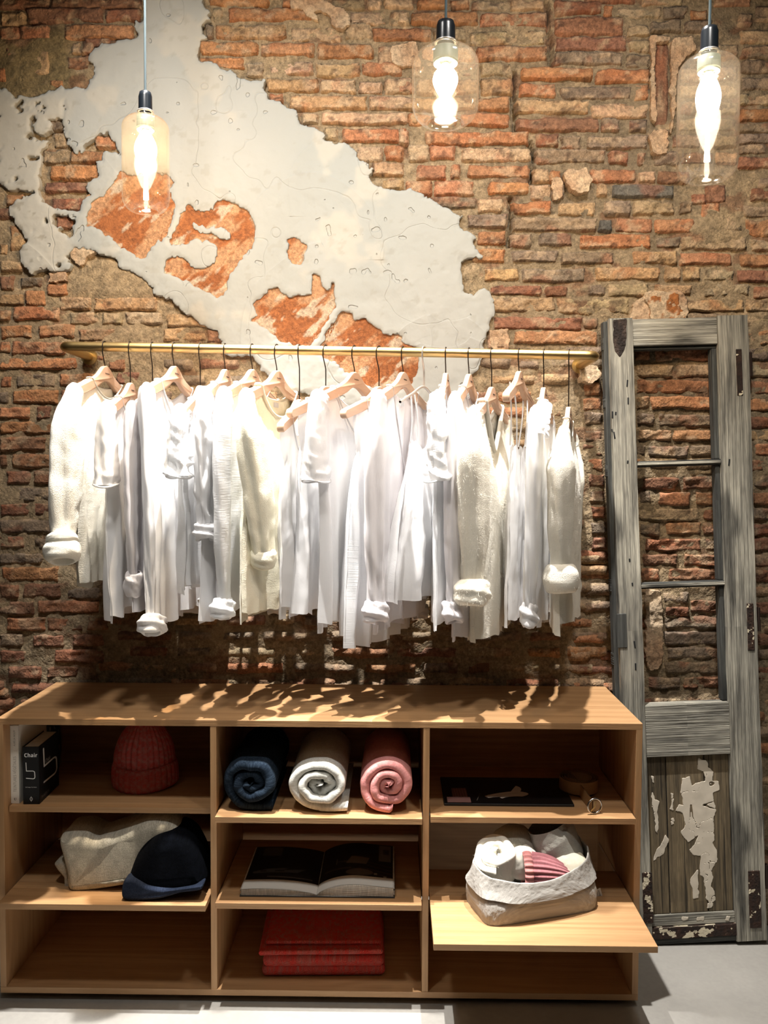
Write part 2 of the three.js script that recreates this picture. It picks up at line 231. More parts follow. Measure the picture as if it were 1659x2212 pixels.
{
  const xa = -1.5, xb = 1.9, ya = 0, yb = CEILING, nx = 520, ny = 540;
  const colour = (p) => {
    const [x, y] = p; const t = clamp(0.55 + 0.9 * fbm(x * 3 + 5, y * 3, 0, 4) - 0.25 * smooth(1.9, 2.7, y) * smooth(0, 0.6, x)); let c = mcA.clone().lerp(mcB, t);
    const o = smooth(-0.03, 0.03, sdPoly(OLIVE, x, y, 0.05) + 0.02 * fbm(x * 20, y * 20)); c.lerp(mcC, o * 0.85);
    c.lerp(mcD, smooth(0.22, 0.36, fbm(x * 14 + 30, y * 22, 0, 4)) * 0.7); c.lerp(mcR, smooth(0.24, 0.4, fbm(x * 10 + 70, y * 16, 0, 4)) * 0.6);
    c.multiplyScalar(0.92 + 0.28 * fbm(x * 60, y * 60, 0, 3)); return [c.r, c.g, c.b];
  };
  const g = gridGeo(nx, ny, (a, b) => {
    const x = mix(xa, xb, a), y = mix(ya, yb, b); let z = -0.001 + 0.010 * fbm(x * 11, y * 15, 0, 4) + 0.004 * fbm(x * 55, y * 55, 0, 3);
    z += 0.012 * smooth(-0.02, 0.02, sdPoly(OLIVE, x, y, 0.05)) + 0.010 * smooth(-0.03, 0.03, sdPoly(SMEAR, x, y, 0.05)) + 0.010 * smooth(-0.03, 0.03, sdPoly(SMEAR2, x, y, 0.05));
    z += 0.004 * smooth(2.3, 1.9, y) + 0.012 * smooth(0, 0.05, sdPoly(RUBBLE, x, y, 0.05)) * fbm(x * 22, y * 22, 5, 3);
    for (const G of GAPS) { const d = lineD(G, x, y); if (d < 0.02) z -= 0.03 * smooth(0.009, 0.004, d + 0.004 * noise(x * 60, y * 60)); }
    return [x, y, z, x, y];
  }, false, colour);
  part('mortar_bed', g, mortarMat, wallBack);
}
// bricks traced from the photograph: x0,x1,y0,y1 in its pixels, then the tone
const BRICKS = `450,581,0,13o 609,636,0,14o 716,790,0,22t 793,826,0,20p 830,893,0,19p 493,672,20,48o 459,481,18,50t 755,834,25,55p 839,885,25,56t 443,462,55,82b 465,622,55,85y 628,740,62,90p 747,803,53,88t 806,932,62,89o
432,558,94,121o 563,680,96,122o 685,808,98,128o 815,895,100,145p 429,528,129,150o 530,572,138,168t 582,678,136,162p 681,778,138,166y 781,870,139,164o 575,690,172,200y 692,770,175,202p 772,828,178,204p 832,890,173,202p 581,612,204,224o 625,793,208,237y 797,893,211,237p
652,690,247,269t 694,880,246,268p 884,904,248,270y 701,730,277,305t 740,878,281,307o 768,828,315,350p 831,872,318,347o 805,874,352,382y 825,872,390,412y 876,933,391,423o
900,968,0,19o 972,1014,0,20o 1016,1098,5,25t 1101,1178,3,25y 1197,1300,6,32r 860,883,29,51p 888,1032,29,55o 1036,1182,32,60o 1197,1348,40,80r 936,1008,64,90t 1012,1178,70,98t 1198,1356,83,110r 860,905,104,135p 910,1024,102,134p 1028,1182,105,133o 1195,1347,118,143b 895,1034,140,168t 1038,1106,139,168t 1127,1279,150,174o 1288,1402,154,181o
860,895,174,203p 900,1034,172,204y 1037,1108,172,205y 1120,1201,183,210o 1210,1363,189,214b 1370,1400,186,217o 860,1030,213,239y 1032,1101,213,239o 1115,1273,219,247y 1277,1399,227,256p 880,990,249,272o 993,1101,249,274o 1116,1293,256,284r 1297,1340,258,286b 1358,1398,260,287b 1502,1594,100,128t 1470,1528,150,176t 1533,1594,148,174b 1468,1592,186,210t 1472,1540,222,246b 1545,1594,222,247t 1466,1592,258,284t 1450,1512,296,321b 1517,1594,295,320t 1470,1540,332,356b 1545,1592,330,356y 860,884,282,314p 918,1142,286,312o 1158,1208,292,318r 1210,1255,298,325b 1266,1398,295,322b
879,928,314,352t 929,985,318,345o 996,1145,321,349p 1155,1307,325,355b 1314,1358,331,356r 1375,1398,330,357b 1413,1465,330,357b 900,966,357,388o 973,995,359,390o 1009,1142,357,383o 1152,1185,366,395y 1187,1212,370,395o 1273,1375,368,394o 1378,1415,372,394p 1418,1490,370,396r 938,1024,392,424o 1053,1142,393,419o 1144,1190,400,433p 1191,1219,399,430b 1288,1312,399,425y 1322,1455,401,428g 1524,1567,401,440r 1493,1524,419,442r 1466,1495,436,462b 1622,1668,410,433r
928,1029,428,452b 1030,1087,433,460p 1107,1190,438,462o 1207,1285,437,467y 1305,1364,434,466b 1366,1459,436,462t 1511,1554,440,485o 1605,1668,445,470b 1008,1096,463,493b 1106,1290,471,498b 1293,1323,475,502g 1331,1411,473,503o 1413,1499,473,503o 1607,1668,475,508o 1553,1602,446,505t 1031,1093,502,529o 1104,1149,507,534b 1164,1236,506,532b 1252,1404,507,537o 1416,1471,513,533b 1474,1613,512,539t 1622,1668,518,540t
1017,1091,541,568o 1106,1205,543,567b 1210,1325,545,570b 1365,1463,544,572y 1470,1580,549,573o 1597,1668,549,574o 1046,1121,580,606y 1125,1264,580,608b 1287,1426,578,606y 1436,1472,578,606y 1474,1513,578,606y 1520,1585,584,608t 1590,1668,583,610r 1058,1170,617,638r 1178,1226,621,641r 1268,1308,616,639b 1311,1400,614,640t 1413,1495,615,636y 1520,1618,614,640t 1628,1668,621,643r 1058,1198,643,674y 1201,1360,643,678t 1482,1607,648,674y 1610,1668,650,674y
1065,1258,686,712r 1260,1293,686,708b 1606,1668,691,710t 1108,1290,717,744o 1053,1098,715,756p 1608,1628,720,741o 1637,1668,717,746o 1543,1623,0,17r 1630,1668,15,48b 1594,1626,31,55b 1601,1668,205,228t 1596,1668,237,263o 1596,1668,268,286b 1596,1668,290,310b 1596,1668,314,334b 1594,1668,340,364r 1598,1668,68,96t 1600,1668,104,128b 1600,1668,135,160b 1600,1668,168,197b 1259,1372,-8,8r 1303,1324,12,37o 1327,1428,17,38t 1387,1475,-6,12t 1432,1484,19,40b 1488,1527,24,46o 1405,1471,48,72b 1475,1540,50,74b 1358,1406,90,113t 1352,1403,58,80t 1352,1402,120,146b
0,108,0,19r 111,308,0,20r 0,57,28,58y 60,225,22,52r 229,305,25,50r 0,45,61,91o 47,111,60,88o 141,291,56,86o 15,66,100,127r 61,111,112,165y 157,174,96,121p 178,205,92,122r 186,240,84,102r 147,194,122,152r 0,17,150,180o 44,80,178,214o 110,141,178,192o
103,144,260,284b 117,146,290,319t 92,154,325,353t 153,230,328,355o 206,252,295,322o 110,213,360,390o 97,190,395,416r 114,180,430,457r 122,160,468,494r 14,52,422,444o 22,55,487,545y 0,18,530,550y 0,48,567,586y 0,32,598,626r 46,90,601,622b 102,147,613,637o 0,53,637,660y 56,99,630,660o 127,199,645,670y 203,340,643,671y 0,25,672,694o 28,132,664,692o 150,217,675,700t 220,268,676,702t 271,350,676,702t 360,446,680,705y 0,72,705,731o 85,164,703,729o 172,250,712,736y 275,350,712,737t 352,446,709,738y 448,484,712,740r 0,24,739,763o 27,145,738,765o 0,166,774,797o 179,229,769,797r 235,272,767,800r 0,27,812,836o 35,121,808,836b 127,208,808,833o 252,300,803,830r 0,21,847,870b 27,127,845,872o 130,165,842,870r
0,66,881,903o 80,112,878,906r 116,163,880,904r 0,118,913,937o 124,170,910,936r 0,102,946,974r 109,150,947,970b 0,15,984,1008r 28,150,979,1008o 14,66,1018,1044r 73,140,1017,1043r 28,150,1053,1080b 0,130,1088,1114r 3,130,1123,1150b 0,56,1158,1183r 77,115,1162,1183b 0,92,1195,1217b 6,130,1225,1254o 0,43,1262,1290r 50,132,1261,1290r 147,220,1268,1292b 0,76,1298,1326r 84,216,1298,1323o 14,101,1333,1360o 102,180,1335,1360r 190,265,1334,1360r 0,50,1370,1395b 73,140,1372,1396r 157,225,1370,1394r 0,56,1405,1429r 120,225,1404,1430r 17,90,1440,1465r 100,170,1440,1464r
1370,1404,754,777o 1412,1541,754,780o 1374,1457,788,815y 1461,1541,788,815y 1374,1541,822,850o 1404,1541,857,883o 1374,1401,857,883y 1374,1412,897,918b 1421,1541,896,920b 1378,1450,929,951y 1452,1541,929,952o 1398,1487,962,984b 1372,1394,962,984b 1490,1546,962,984b 1385,1465,1031,1056r 1476,1545,1031,1056r 1380,1408,1063,1086b 1421,1490,1063,1090o 1501,1548,1063,1090o 1381,1510,1097,1122t 1521,1546,1100,1122r 1381,1427,1130,1154b 1438,1514,1130,1154o 1518,1552,1131,1154r 1393,1514,1163,1189r 1522,1552,1163,1189b 1385,1463,1197,1221r 1476,1556,1197,1221r 1385,1423,1228,1252o 1442,1556,1228,1252r 1431,1488,1278,1302b 1491,1560,1297,1323r 1435,1488,1310,1328r 1435,1556,1332,1356b 1435,1556,1364,1392b 1442,1560,1399,1422b 1435,1560,1430,1455b 1400,1470,1462,1486b 1476,1560,1462,1486r
1262,1298,826,852o 1260,1298,860,886o 1262,1300,893,918b 1262,1300,930,952b 1258,1300,960,985r 1258,1302,993,1015o 1270,1306,1025,1050r 1272,1306,1060,1085b 1276,1308,1093,1118r 1276,1310,1128,1152b 1278,1310,1162,1187r 1610,1668,826,851o 1612,1668,862,887o 1614,1668,902,925r 1616,1668,930,950y 1618,1668,960,985o 1620,1650,996,1018r 1622,1668,1028,1052b 1622,1668,1064,1088r 1624,1668,1098,1122b 1626,1668,1132,1155r 1626,1668,1166,1190r 1628,1668,1200,1224b 1630,1668,1234,1258r 1632,1668,1300,1324r 1634,1668,1370,1394b 1636,1668,1440,1464r 1608,1660,752,778b 1612,1668,788,814t`.trim().split(/\s+/).map((s) => { const m = s.match(/^(-?[\d,-]+)([a-z])$/); return [...m[1].split(',').map(Number), m[2], 1]; });
{ // courses that the photograph hides behind clothes, shelf unit and door, or that go on beside the frame
  const R = rng(77); const busy = (a, b, c, d) => BRICKS.some((q) => q[0] < b - 3 && q[1] > a + 3 && q[2] < d - 4 && q[3] > c + 4);
  const over = poly('487,770 640,850 740,880 900,920 1000,880 1045,770 1060,700 1000,565 645,255 505,160 430,90 445,-20 318,-20 200,150 0,205 0,395 60,560 130,590 300,600 470,718'); over.box = box2(over);
  const clear = (a, b, c, d) => { const p = W((a + b) / 2, (c + d) / 2); return sdPoly(over, p.x, p.y) < 0; };
  let tail = [];
  const run = (u0, u1, v0, v1, tones) => { for (let v = v0; v < v1; v += 34.5) { let u = u0 - 60 * R(); while (u < u1) { const w = 55 + 95 * R(), a = u, b = Math.min(u + w, u1 + 60), c = v + 4 * R(), d = v + 25 + 3 * R(); u += w + 6 + 4 * R(); if (busy(a, b, c, d) || !clear(a, b, c, d)) continue; tail.push([a, b, c, d, tones[Math.floor(R() * tones.length)], 0]); } } };
  run(166, 1258, 772, 1560, 'orrbbyt'); run(-230, -4, 0, 1560, 'orrby'); run(1672, 1900, 0, 1500, 'orrbyt'); run(1600, 1900, 1496, 2050, 'orrbbyt'); run(0, 1400, 1470, 1560, 'rrb'); run(1260, 1660, 640, 1560, 'orbyt');
  run(300, 1660, -260, -12, 'orbyt'); run(-230, 300, -260, -12, 'orbr');
  BRICKS.push(...tail);
}
const TONE = { o: ['#c48a66', 0.28], r: ['#a0715a', 0.26], b: ['#998470', 0.30], p: ['#d2ae8e', 0.60], g: ['#76736d', 0.12], t: ['#b8a182', 0.50], y: ['#c6a17c', 0.36] };
const limeC = col('#cfb391'), darkC = col('#4a3228'), rosyC = col('#b4653f');
function brickGeo(q, seed) {
  const [u0, u1, v0, v1, tone, traced] = q, R = rng(seed * 7919 + 3); const A = W(u0, v0), B = W(u1, v0), C = W(u0, v1); let w = B.x - A.x, h = A.y - C.y; const cx = A.x + w / 2, cy = A.y - h / 2; w += 0.006; h += 0.009;
  const base = col(TONE[tone][0]), worn = TONE[tone][1]; base.offsetHSL(0.006 + (R() - 0.5) * 0.014, (R() - 0.5) * 0.08, (R() - 0.5) * 0.06);
  const out = (tone === 't' ? 0.0055 : tone === 'p' ? 0.0075 : 0.0085) + 0.006 * R(), r = 0.007 + 0.007 * R(), nx = traced ? Math.max(6, Math.ceil(w / 0.0075)) : Math.max(4, Math.ceil(w / 0.02)), ny = traced ? 8 : 4, sx = R() * 90, sy = R() * 90, bend = (R() - 0.5) * 0.006, tilt = (R() - 0.5) * 0.012, roll = (R() - 0.5) * 0.006;
  const colour = (p) => { const x = p[0], y = p[1], c = base.clone(); c.multiplyScalar(1 + 0.34 * fbm(x * 9 + sx, y * 14 + sy, 0, 3)); c.lerp(rosyC, 0.35 * smooth(0.15, 0.4, fbm(x * 16 + sy, y * 20 + sx, 0, 3))); c.lerp(limeC, smooth(0.30 - 0.42 * worn, 0.42 - 0.40 * worn, fbm(x * 26 + sx + 9, y * 34 + sy, 0, 4)) * (0.45 + 0.45 * worn)); c.lerp(darkC, 0.6 * smooth(0.34, 0.46, fbm(x * 34 + sy + 5, y * 44 + sx, 0, 3))); return [c.r, c.g, c.b]; };
  const g = gridGeo(nx, ny, (a, b) => {
    const A1 = a * 2 - 1, B1 = b * 2 - 1; let x = A1 * w / 2, y = B1 * h / 2; const ix = w / 2 - r, iy = Math.max(0.002, h / 2 - r); const qx = Math.max(0, Math.abs(x) - ix), qy = Math.max(0, Math.abs(y) - iy), l = Math.hypot(qx, qy); if (l > r) { x = Math.sign(x) * (ix + qx * r / l); y = Math.sign(y) * (iy + qy * r / l); }
    const e = Math.min(w / 2 - Math.abs(A1 * w / 2), h / 2 - Math.abs(B1 * h / 2)); let X = x + cx, Y = y + cy;
    Y += bend * (1 - A1 * A1) + tilt * x + 0.0085 * fbm(X * 26 + sx, B1 * 1.5 + sy, 0, 4) * Math.abs(B1); X += 0.009 * fbm(Y * 40 + sy, A1 * 2 + sx, 0, 3) * Math.abs(A1);
    let z = out * smooth(-0.001, 0.007, e) - 0.014 * (1 - smooth(0, 0.0025, e)); z += 0.0075 * fbm(X * 30 + sx, Y * 42, 0, 4) * smooth(0, 0.006, e) + roll * B1; z -= (0.004 + 0.008 * worn) * smooth(0.10, 0.28, fbm(X * 18 + sy, Y * 24 + sx, 0, 3));
    return [X, Y, z, X, Y];
  }, false, colour);
  return g;
}
{
  const area = (q) => (q[1] - q[0]) * (q[3] - q[2]); const main = BRICKS.filter((q) => q[5]).sort((a, b) => area(b) - area(a)); const own = main.slice(0, 300), rest = main.slice(300).concat(BRICKS.filter((q) => !q[5]));
  own.forEach((q, i) => part(i ? `brick_${String(i).padStart(3, '0')}` : 'brick', brickGeo(q, i + 1), brickMat, wallBack));
  part('brickwork', mergeGeometries(rest.map((q, i) => brickGeo(q, i + 901))), brickMat, wallBack, { kind: 'stuff' });
}
// plaster
const PLASTER = poly('318,-140 312,30 308,48 295,52 293,66 299,88 262,95 225,102 204,116 197,138 210,146 206,170 190,198 160,197 140,191 116,206 70,213 32,210 17,190 6,197 -60,205 -60,395 2,392 22,414 60,412 84,420 60,430 40,436 22,448 28,470 48,500 56,520 48,548 52,575 70,597 84,592 100,585 120,592 150,585 158,572 150,558 165,540 190,540 215,552 238,556 253,560 258,578 275,590 300,598 322,608 335,622 338,635 355,640 378,655 395,672 420,688 450,710 470,718 482,740 487,770 548,772 565,800 590,825 630,850 690,858 740,880 800,900 900,920 960,900 1000,880 1020,850 1015,820 1030,800 1045,770 1048,745 1060,700 1068,670 1060,640 1050,620 1035,622 1020,640 1005,630 998,600 996,580 1000,565 1020,556 1040,560 1028,545 1020,530 1032,515 1015,508 1000,500 990,490 995,470 975,462 958,450 930,435 905,420 880,412 845,418 826,412 800,395 798,385 804,370 790,355 765,345 770,335 755,320 735,318 710,308 690,285 650,272 645,255 650,250 620,240 605,225 583,222 575,200 572,180 545,180 520,172 505,160 485,155 470,142 430,138 427,125 433,100 430,92 452,90 440,72 432,65 458,50 452,25 440,10 448,-140');
const BRICK_HOLES = ['103,262 140,258 146,285 148,312 158,325 170,335 183,328 186,314 206,306 222,292 236,294 250,308 256,325 262,336 240,332 227,333 222,350 213,360 214,388 196,400 190,414 200,424 182,440 174,458 140,458 115,450 95,440 88,420 92,350 90,332 104,320 117,300 114,276', '122,468 150,466 165,480 160,494 122,492', '139,222 147,222 146,238 140,254'].map(poly);
const ORANGE = ['262,376 300,382 340,375 366,380 383,400 370,410 380,440 378,460 372,490 362,515 340,527 325,548 310,563 280,550 258,535 240,512 215,500 192,490 193,470 205,440 225,425 240,405 252,400', '410,440 425,455 440,462 462,455 470,440 490,440 510,447 530,455 548,475 555,505 550,535 530,555 515,580 498,595 485,640 472,648 455,635 420,620 400,608 360,590 365,565 385,558 420,582 445,582 470,566 468,545 446,532 428,520 405,532 372,535 368,520 385,490 395,465', '618,515 640,513 655,525 668,530 662,545 650,575 632,575 620,545', '550,660 570,645 600,622 625,650 650,640 675,640 680,595 690,600 692,625 712,630 722,615 724,660 705,700 690,730 670,750 640,752 600,735 575,710 545,695 560,680', '705,720 730,690 742,675 760,680 765,695 790,690 820,715 840,725 860,722 875,740 905,755 900,775 905,800 890,835 860,845 820,840 780,830 745,800 730,785 700,770 690,755'].map(poly);
const ISLANDS = ['418,485 440,488 452,495 466,492 468,503 450,508 430,505 418,496', '462,498 480,496 498,506 500,516 480,518 466,512', '422,545 445,524 470,535 472,560 450,562 432,556'].map(poly);
const ragged = (x, y) => 0.010 * fbm(x * 22 + 3, y * 22, 0, 3) + 0.010 * fbm(x * 75, y * 75 + 9, 0, 3);
const plA = col('#b1b3af'), plB = col('#a4a8a5'), plC = col('#c0bcb0'), plD = col('#8d8575');
{
  const B = [W(-60, 0).x, W(1080, 0).x, W(600, 930).y, W(400, -140).y];
  const field = (x, y) => { let d = sdPoly(PLASTER, x, y, 0.05); if (d < -0.04) return d; for (const h of BRICK_HOLES) d = Math.min(d, -sdPoly(h, x, y, 0.05)); let o = 1e9; for (const h of ORANGE) o = Math.min(o, -sdPoly(h, x, y, 0.05)); for (const h of ISLANDS) o = Math.max(o, sdPoly(h, x, y, 0.05)); d = Math.min(d, o) + ragged(x, y); if (x < W(160, 0).x && y < W(0, 210).y) d = Math.min(d, 0.05 * (0.36 - fbm(x * 26 + 50, y * 30, 0, 4))); return d; };
  const g = sheet(field, (x, y, f) => 0.0225 + 0.007 * fbm(x * 3.2, y * 3.2, 0, 3) + 0.0035 * fbm(x * 16, y * 20, 0, 4) * smooth(3.0, 1.9, y) + 0.0012 * fbm(x * 45, y * 45, 0, 3) - 0.004 * (1 - smooth(0, 0.01, f)), B, 0.0055, -0.012, (x, y) => { const c = plA.clone().lerp(plB, clamp(0.5 + 1.1 * fbm(x * 2.5, y * 2.5, 0, 4))); const old = smooth(-0.02, 0.05, W(150, 0).x - x + 0.06 * fbm(x * 9, y * 9)) * smooth(-0.02, 0.05, W(0, 205).y - y); c.lerp(plC, 0.7 * old + 0.5 * smooth(0.22, 0.4, fbm(x * 7 + 40, y * 7, 0, 4))); c.lerp(plD, 0.55 * smooth(0.33, 0.45, fbm(x * 30, y * 40 + 60, 0, 4)) * (0.35 + 0.65 * old)); return [c.r, c.g, c.b]; }, 1 / 1.95);
  part('plaster_coat', g, plasterMat, wallBack, { label: 'pale grey plaster coat with a ragged edge' });
  const orA = col('#b97444'), orB = col('#a8663a'), orC = col('#d6a67c'), orD = col('#dcc6ab');
  ORANGE.forEach((P, k) => {
    const b = P.box || box2(P), m = 0.05; const isl = (x, y) => 0;
    const g2 = sheet((x, y) => sdPoly(P, x, y) + 0.03, (x, y) => 0.0135 + 0.003 * fbm(x * 9, y * 9, 0, 4) + 0.0015 * fbm((x + y) * 40, (x - y) * 12, 0, 3), [b[0] - m, b[1] + m, b[2] - m, b[3] + m], 0.0055, -0.012, (x, y) => {
      const c = orA.clone().lerp(orB, clamp(0.5 + fbm(x * 8, y * 8, 0, 3))); const d = x * 0.75 + y * 0.66, e = x * 0.66 - y * 0.75; c.lerp(orC, 0.85 * smooth(0.10, 0.30, fbm(e * 26 + k * 5, d * 9, 0, 4) + 0.05)); c.lerp(orD, 0.9 * smooth(0.24, 0.34, fbm(e * 34 + 8 + k, d * 14, 0, 4))); const ed = sdPoly(P, x, y); c.lerp(orC, 0.5 * smooth(0.012, 0.0, ed) * clamp(0.5 + 1.5 * noise(x * 50, y * 50))); return [c.r, c.g, c.b]; });
    part('render_coat', g2, orangeMat, wallBack, { label: 'orange ochre render showing through the plaster' });
  });
}
const lmA = col('#dfc5a4'), lmB = col('#cda987');
const LIME = [['640,-40 690,0 715,15 740,25 757,45 755,60 738,68 715,55 712,40 695,28 680,30 690,50 670,45 655,28 630,22 625,-40', 0.018], ['1212,382 1225,372 1240,378 1262,372 1275,395 1268,420 1250,428 1235,418 1218,400', 0.03], ['1362,655 1385,645 1390,634 1410,628 1440,632 1465,630 1478,645 1482,672 1475,700 1350,700 1362,672', 0.018], ['1400,300 1410,285 1425,276 1438,290 1442,310 1436,335 1405,337 1402,320', 0.02], ['1446,88 1490,85 1502,112 1480,130 1465,150 1455,190 1460,232 1446,290', 0.014], ['1402,82 1446,84 1446,96 1414,96 1414,270 1404,260', 0.014], ['155,535 175,520 200,538 218,548 190,560 185,572 165,572 155,560', 0.016], ['105,590 145,590 148,610 110,608', 0.015], ['1391,1272 1426,1276 1428,1420 1418,1442 1400,1450 1392,1420', 0.018], ['1053,715 1096,712 1100,758 1060,760', 0.015], ['1245,795 1262,790 1285,797 1292,815 1270,832 1250,828', 0.035], ['1190,392 1200,385 1215,395 1212,432 1195,436', 0.014], ['845,102 900,95 910,150 868,150 848,140', 0.015]];
LIME.forEach(([s, h], k) => { const P = poly(s), b = box2(P), m = 0.02; const g = sheet((x, y) => sdPoly(P, x, y) + 0.7 * ragged(x, y), (x, y) => h + 0.010 * fbm(x * 22 + k, y * 22, 0, 4) + 0.003 * fbm(x * 80, y * 80, 0, 2), [b[0] - m, b[1] + m, b[2] - m, b[3] + m], 0.0045, -0.012, (x, y) => { const c = lmA.clone().lerp(lmB, clamp(0.5 + 1.3 * fbm(x * 16, y * 16 + k, 0, 4))); return [c.r, c.g, c.b]; }); part('lime_patch', g, orangeMat, wallBack, { label: 'cream lime patch' }); });
{ const P = poly('1389,646 1460,640 1472,690 1402,692 1396,668'), b = box2(P); part('render_coat', sheet((x, y) => sdPoly(P, x, y) + ragged(x, y), (x, y) => 0.023 + 0.004 * fbm(x * 30, y * 30), [b[0] - 0.02, b[1] + 0.02, b[2] - 0.02, b[3] + 0.02], 0.0045, -0.01, (x, y) => { const c = col('#b5733f').lerp(lmA, smooth(0.12, 0.25, fbm(x * 30, y * 18, 0, 4))); return [c.r, c.g, c.b]; }), orangeMat, wallBack); }
{ const q = [1415, 1445, 88, 284, 'r', 1]; part('chase_filling', brickGeo(q, 4711), brickMat, wallBack, { label: 'upright reddish filled chase' }); }
// ---------------------------------------------------------------- clothes rail
const RZ = 0.245, RODR = 0.0138;
const rodA = at(134, 747.5, RZ), rodB = at(1289, 768, RZ);
const rodAt = (u) => { const k = (u - 134) / (1289 - 134); return rodA.clone().lerp(rodB, k); };
{
  const t = thing('clothes_rail', 'long brass tube rail fixed to the brick wall, carrying the white clothes', 'clothes rail', [rodA.x, rodA.y, 0.02]);
  const L = rodB.clone().sub(rodA), z = RZ - 0.02, r = 0.03; const pts = [];
  const path = new THREE.CurvePath(); const d = L.clone().normalize();
  path.add(new THREE.LineCurve3(V3(0, 0, -0.03), V3(0, 0, z - r))); path.add(new THREE.QuadraticBezierCurve3(V3(0, 0, z - r), V3(0, 0, z), d.clone().multiplyScalar(r).add(V3(0, 0, z))));
  const e = L.clone().add(V3(0, 0, z)); path.add(new THREE.LineCurve3(d.clone().multiplyScalar(r).add(V3(0, 0, z)), e.clone().addScaledVector(d, -r))); path.add(new THREE.QuadraticBezierCurve3(e.clone().addScaledVector(d, -r), e, e.clone().add(V3(0, 0, -r)))); path.add(new THREE.LineCurve3(e.clone().add(V3(0, 0, -r)), V3(e.x, e.y, -0.03)));
  part('rail_tube', new THREE.TubeGeometry(path, 200, RODR, 20, false), brass, t);
  for (const p of [V3(0, 0, 0), V3(e.x, e.y, 0)]) { const g = new THREE.CylinderGeometry(0.026, 0.026, 0.006, 28); g.rotateX(Math.PI / 2); g.translate(p.x, p.y, p.z + 0.006); part('wall_flange', g, brass, t); }
}
// ---------------------------------------------------------------- hangers: local x runs to the front arm, y up, the near face is -z
const frameOf = (u, deg, apexV) => { const q = rodAt(u), y = at(u, apexV, RZ).y; return { p: [q.x, y, q.z], turn: -(Math.PI / 2 + deg * Math.PI / 180), up: q.y - y }; };
function hangerShape(half, drop, apex = 0.012) {
  const s = new THREE.Shape(); s.moveTo(0, 0.004); s.bezierCurveTo(0.022, 0.004, 0.030, -0.012, 0.055, -0.027); s.bezierCurveTo(0.09, -0.046, half * 0.8, -drop * 0.82, half, -drop); s.bezierCurveTo(half + 0.006, -drop - 0.006, half + 0.004, -drop - 0.018, half - 0.006, -drop - 0.019);
  s.bezierCurveTo(half * 0.75, -drop - 0.006, 0.075, -0.066, 0.048, -0.052); s.bezierCurveTo(0.026, -0.040, 0.018, -0.036, 0, -0.036); s.bezierCurveTo(-0.018, -0.036, -0.026, -0.040, -0.048, -0.052); s.bezierCurveTo(-0.075, -0.066, -half * 0.75, -drop - 0.006, -half + 0.006, -drop - 0.019);
  s.bezierCurveTo(-half - 0.004, -drop - 0.018, -half - 0.006, -drop - 0.006, -half, -drop); s.bezierCurveTo(-half * 0.8, -drop * 0.82, -0.09, -0.046, -0.055, -0.027); s.bezierCurveTo(-0.030, -0.012, -0.022, 0.004, 0, 0.004); return s;
}
const HALF = 0.195, DROP = 0.078;
const hangerBody = (() => { const g = new THREE.ExtrudeGeometry(hangerShape(HALF, DROP), { depth: 0.008, bevelEnabled: true, bevelThickness: 0.003, bevelSize: 0.003, bevelSegments: 3, curveSegments: 18 }); g.translate(0, 0, -0.004); const p = g.attributes.position; for (let i = 0; i < p.count; i++) { const x = p.getX(i); p.setZ(i, p.getZ(i) * (1 + 0.5 * smooth(0.03, 0.15, Math.abs(x))) - 0.06 * x * x * 4 * 0.5); } g.computeVertexNormals(); return g; })();
const stampMat = std({ color: '#3c2c24', roughness: 0.8 });
const stamp = (() => { const R = rng(5), pts = []; for (let i = 0; i < 22; i++) pts.push([0.014 - i * 0.0013, -0.016 + 0.0022 * Math.sin(i * 1.9) + 0.0012 * (R() - 0.5), -0.0078]); return tube(pts, 0.00035, 60, 4); })();
const clearHook = std({ color: '#d9d4cc', metalness: 0.8, roughness: 0.3 });
function hookGeo(up, r = 0.0017) {
  const R = RODR + r + 0.0005, pts = [[0, 0, 0], [0, Math.max(0.01, up - 0.062), 0], [0.001, up - 0.052, 0], [0.009, up - 0.034, 0], [0.0155, up - 0.018, 0], [R, up - 0.004, 0]];
  for (let k = 1; k <= 9; k++) { const a = k / 9 * Math.PI * 1.12; pts.push([R * Math.cos(a), up + R * Math.sin(a), 0]); } return tube(pts, r, 70, 8);
}
function hanger(i, u, deg, apexV, label, kind = 'wood') {
  const f = frameOf(u, deg, apexV); const t = thing('clothes_hanger', label, 'hanger', f.p, f.turn);
  part('hook', hookGeo(f.up, kind === 'wood' ? 0.0017 : 0.0028), kind === 'wood' ? wire : clearHook, t, kind === 'wood' ? {} : { label: 'thick silver hook' });
  if (kind === 'wood') { part('hanger_body', hangerBody, hangerWood, t); part('printed_mark', stamp, stampMat, t); }
  else part('hanger_body', tube([[-0.19, -0.06, 0], [-0.1, -0.03, 0], [0, 0, 0], [0.1, -0.03, 0], [0.19, -0.06, 0]], 0.004, 40, 8), clearHook, t);
  return f;
}
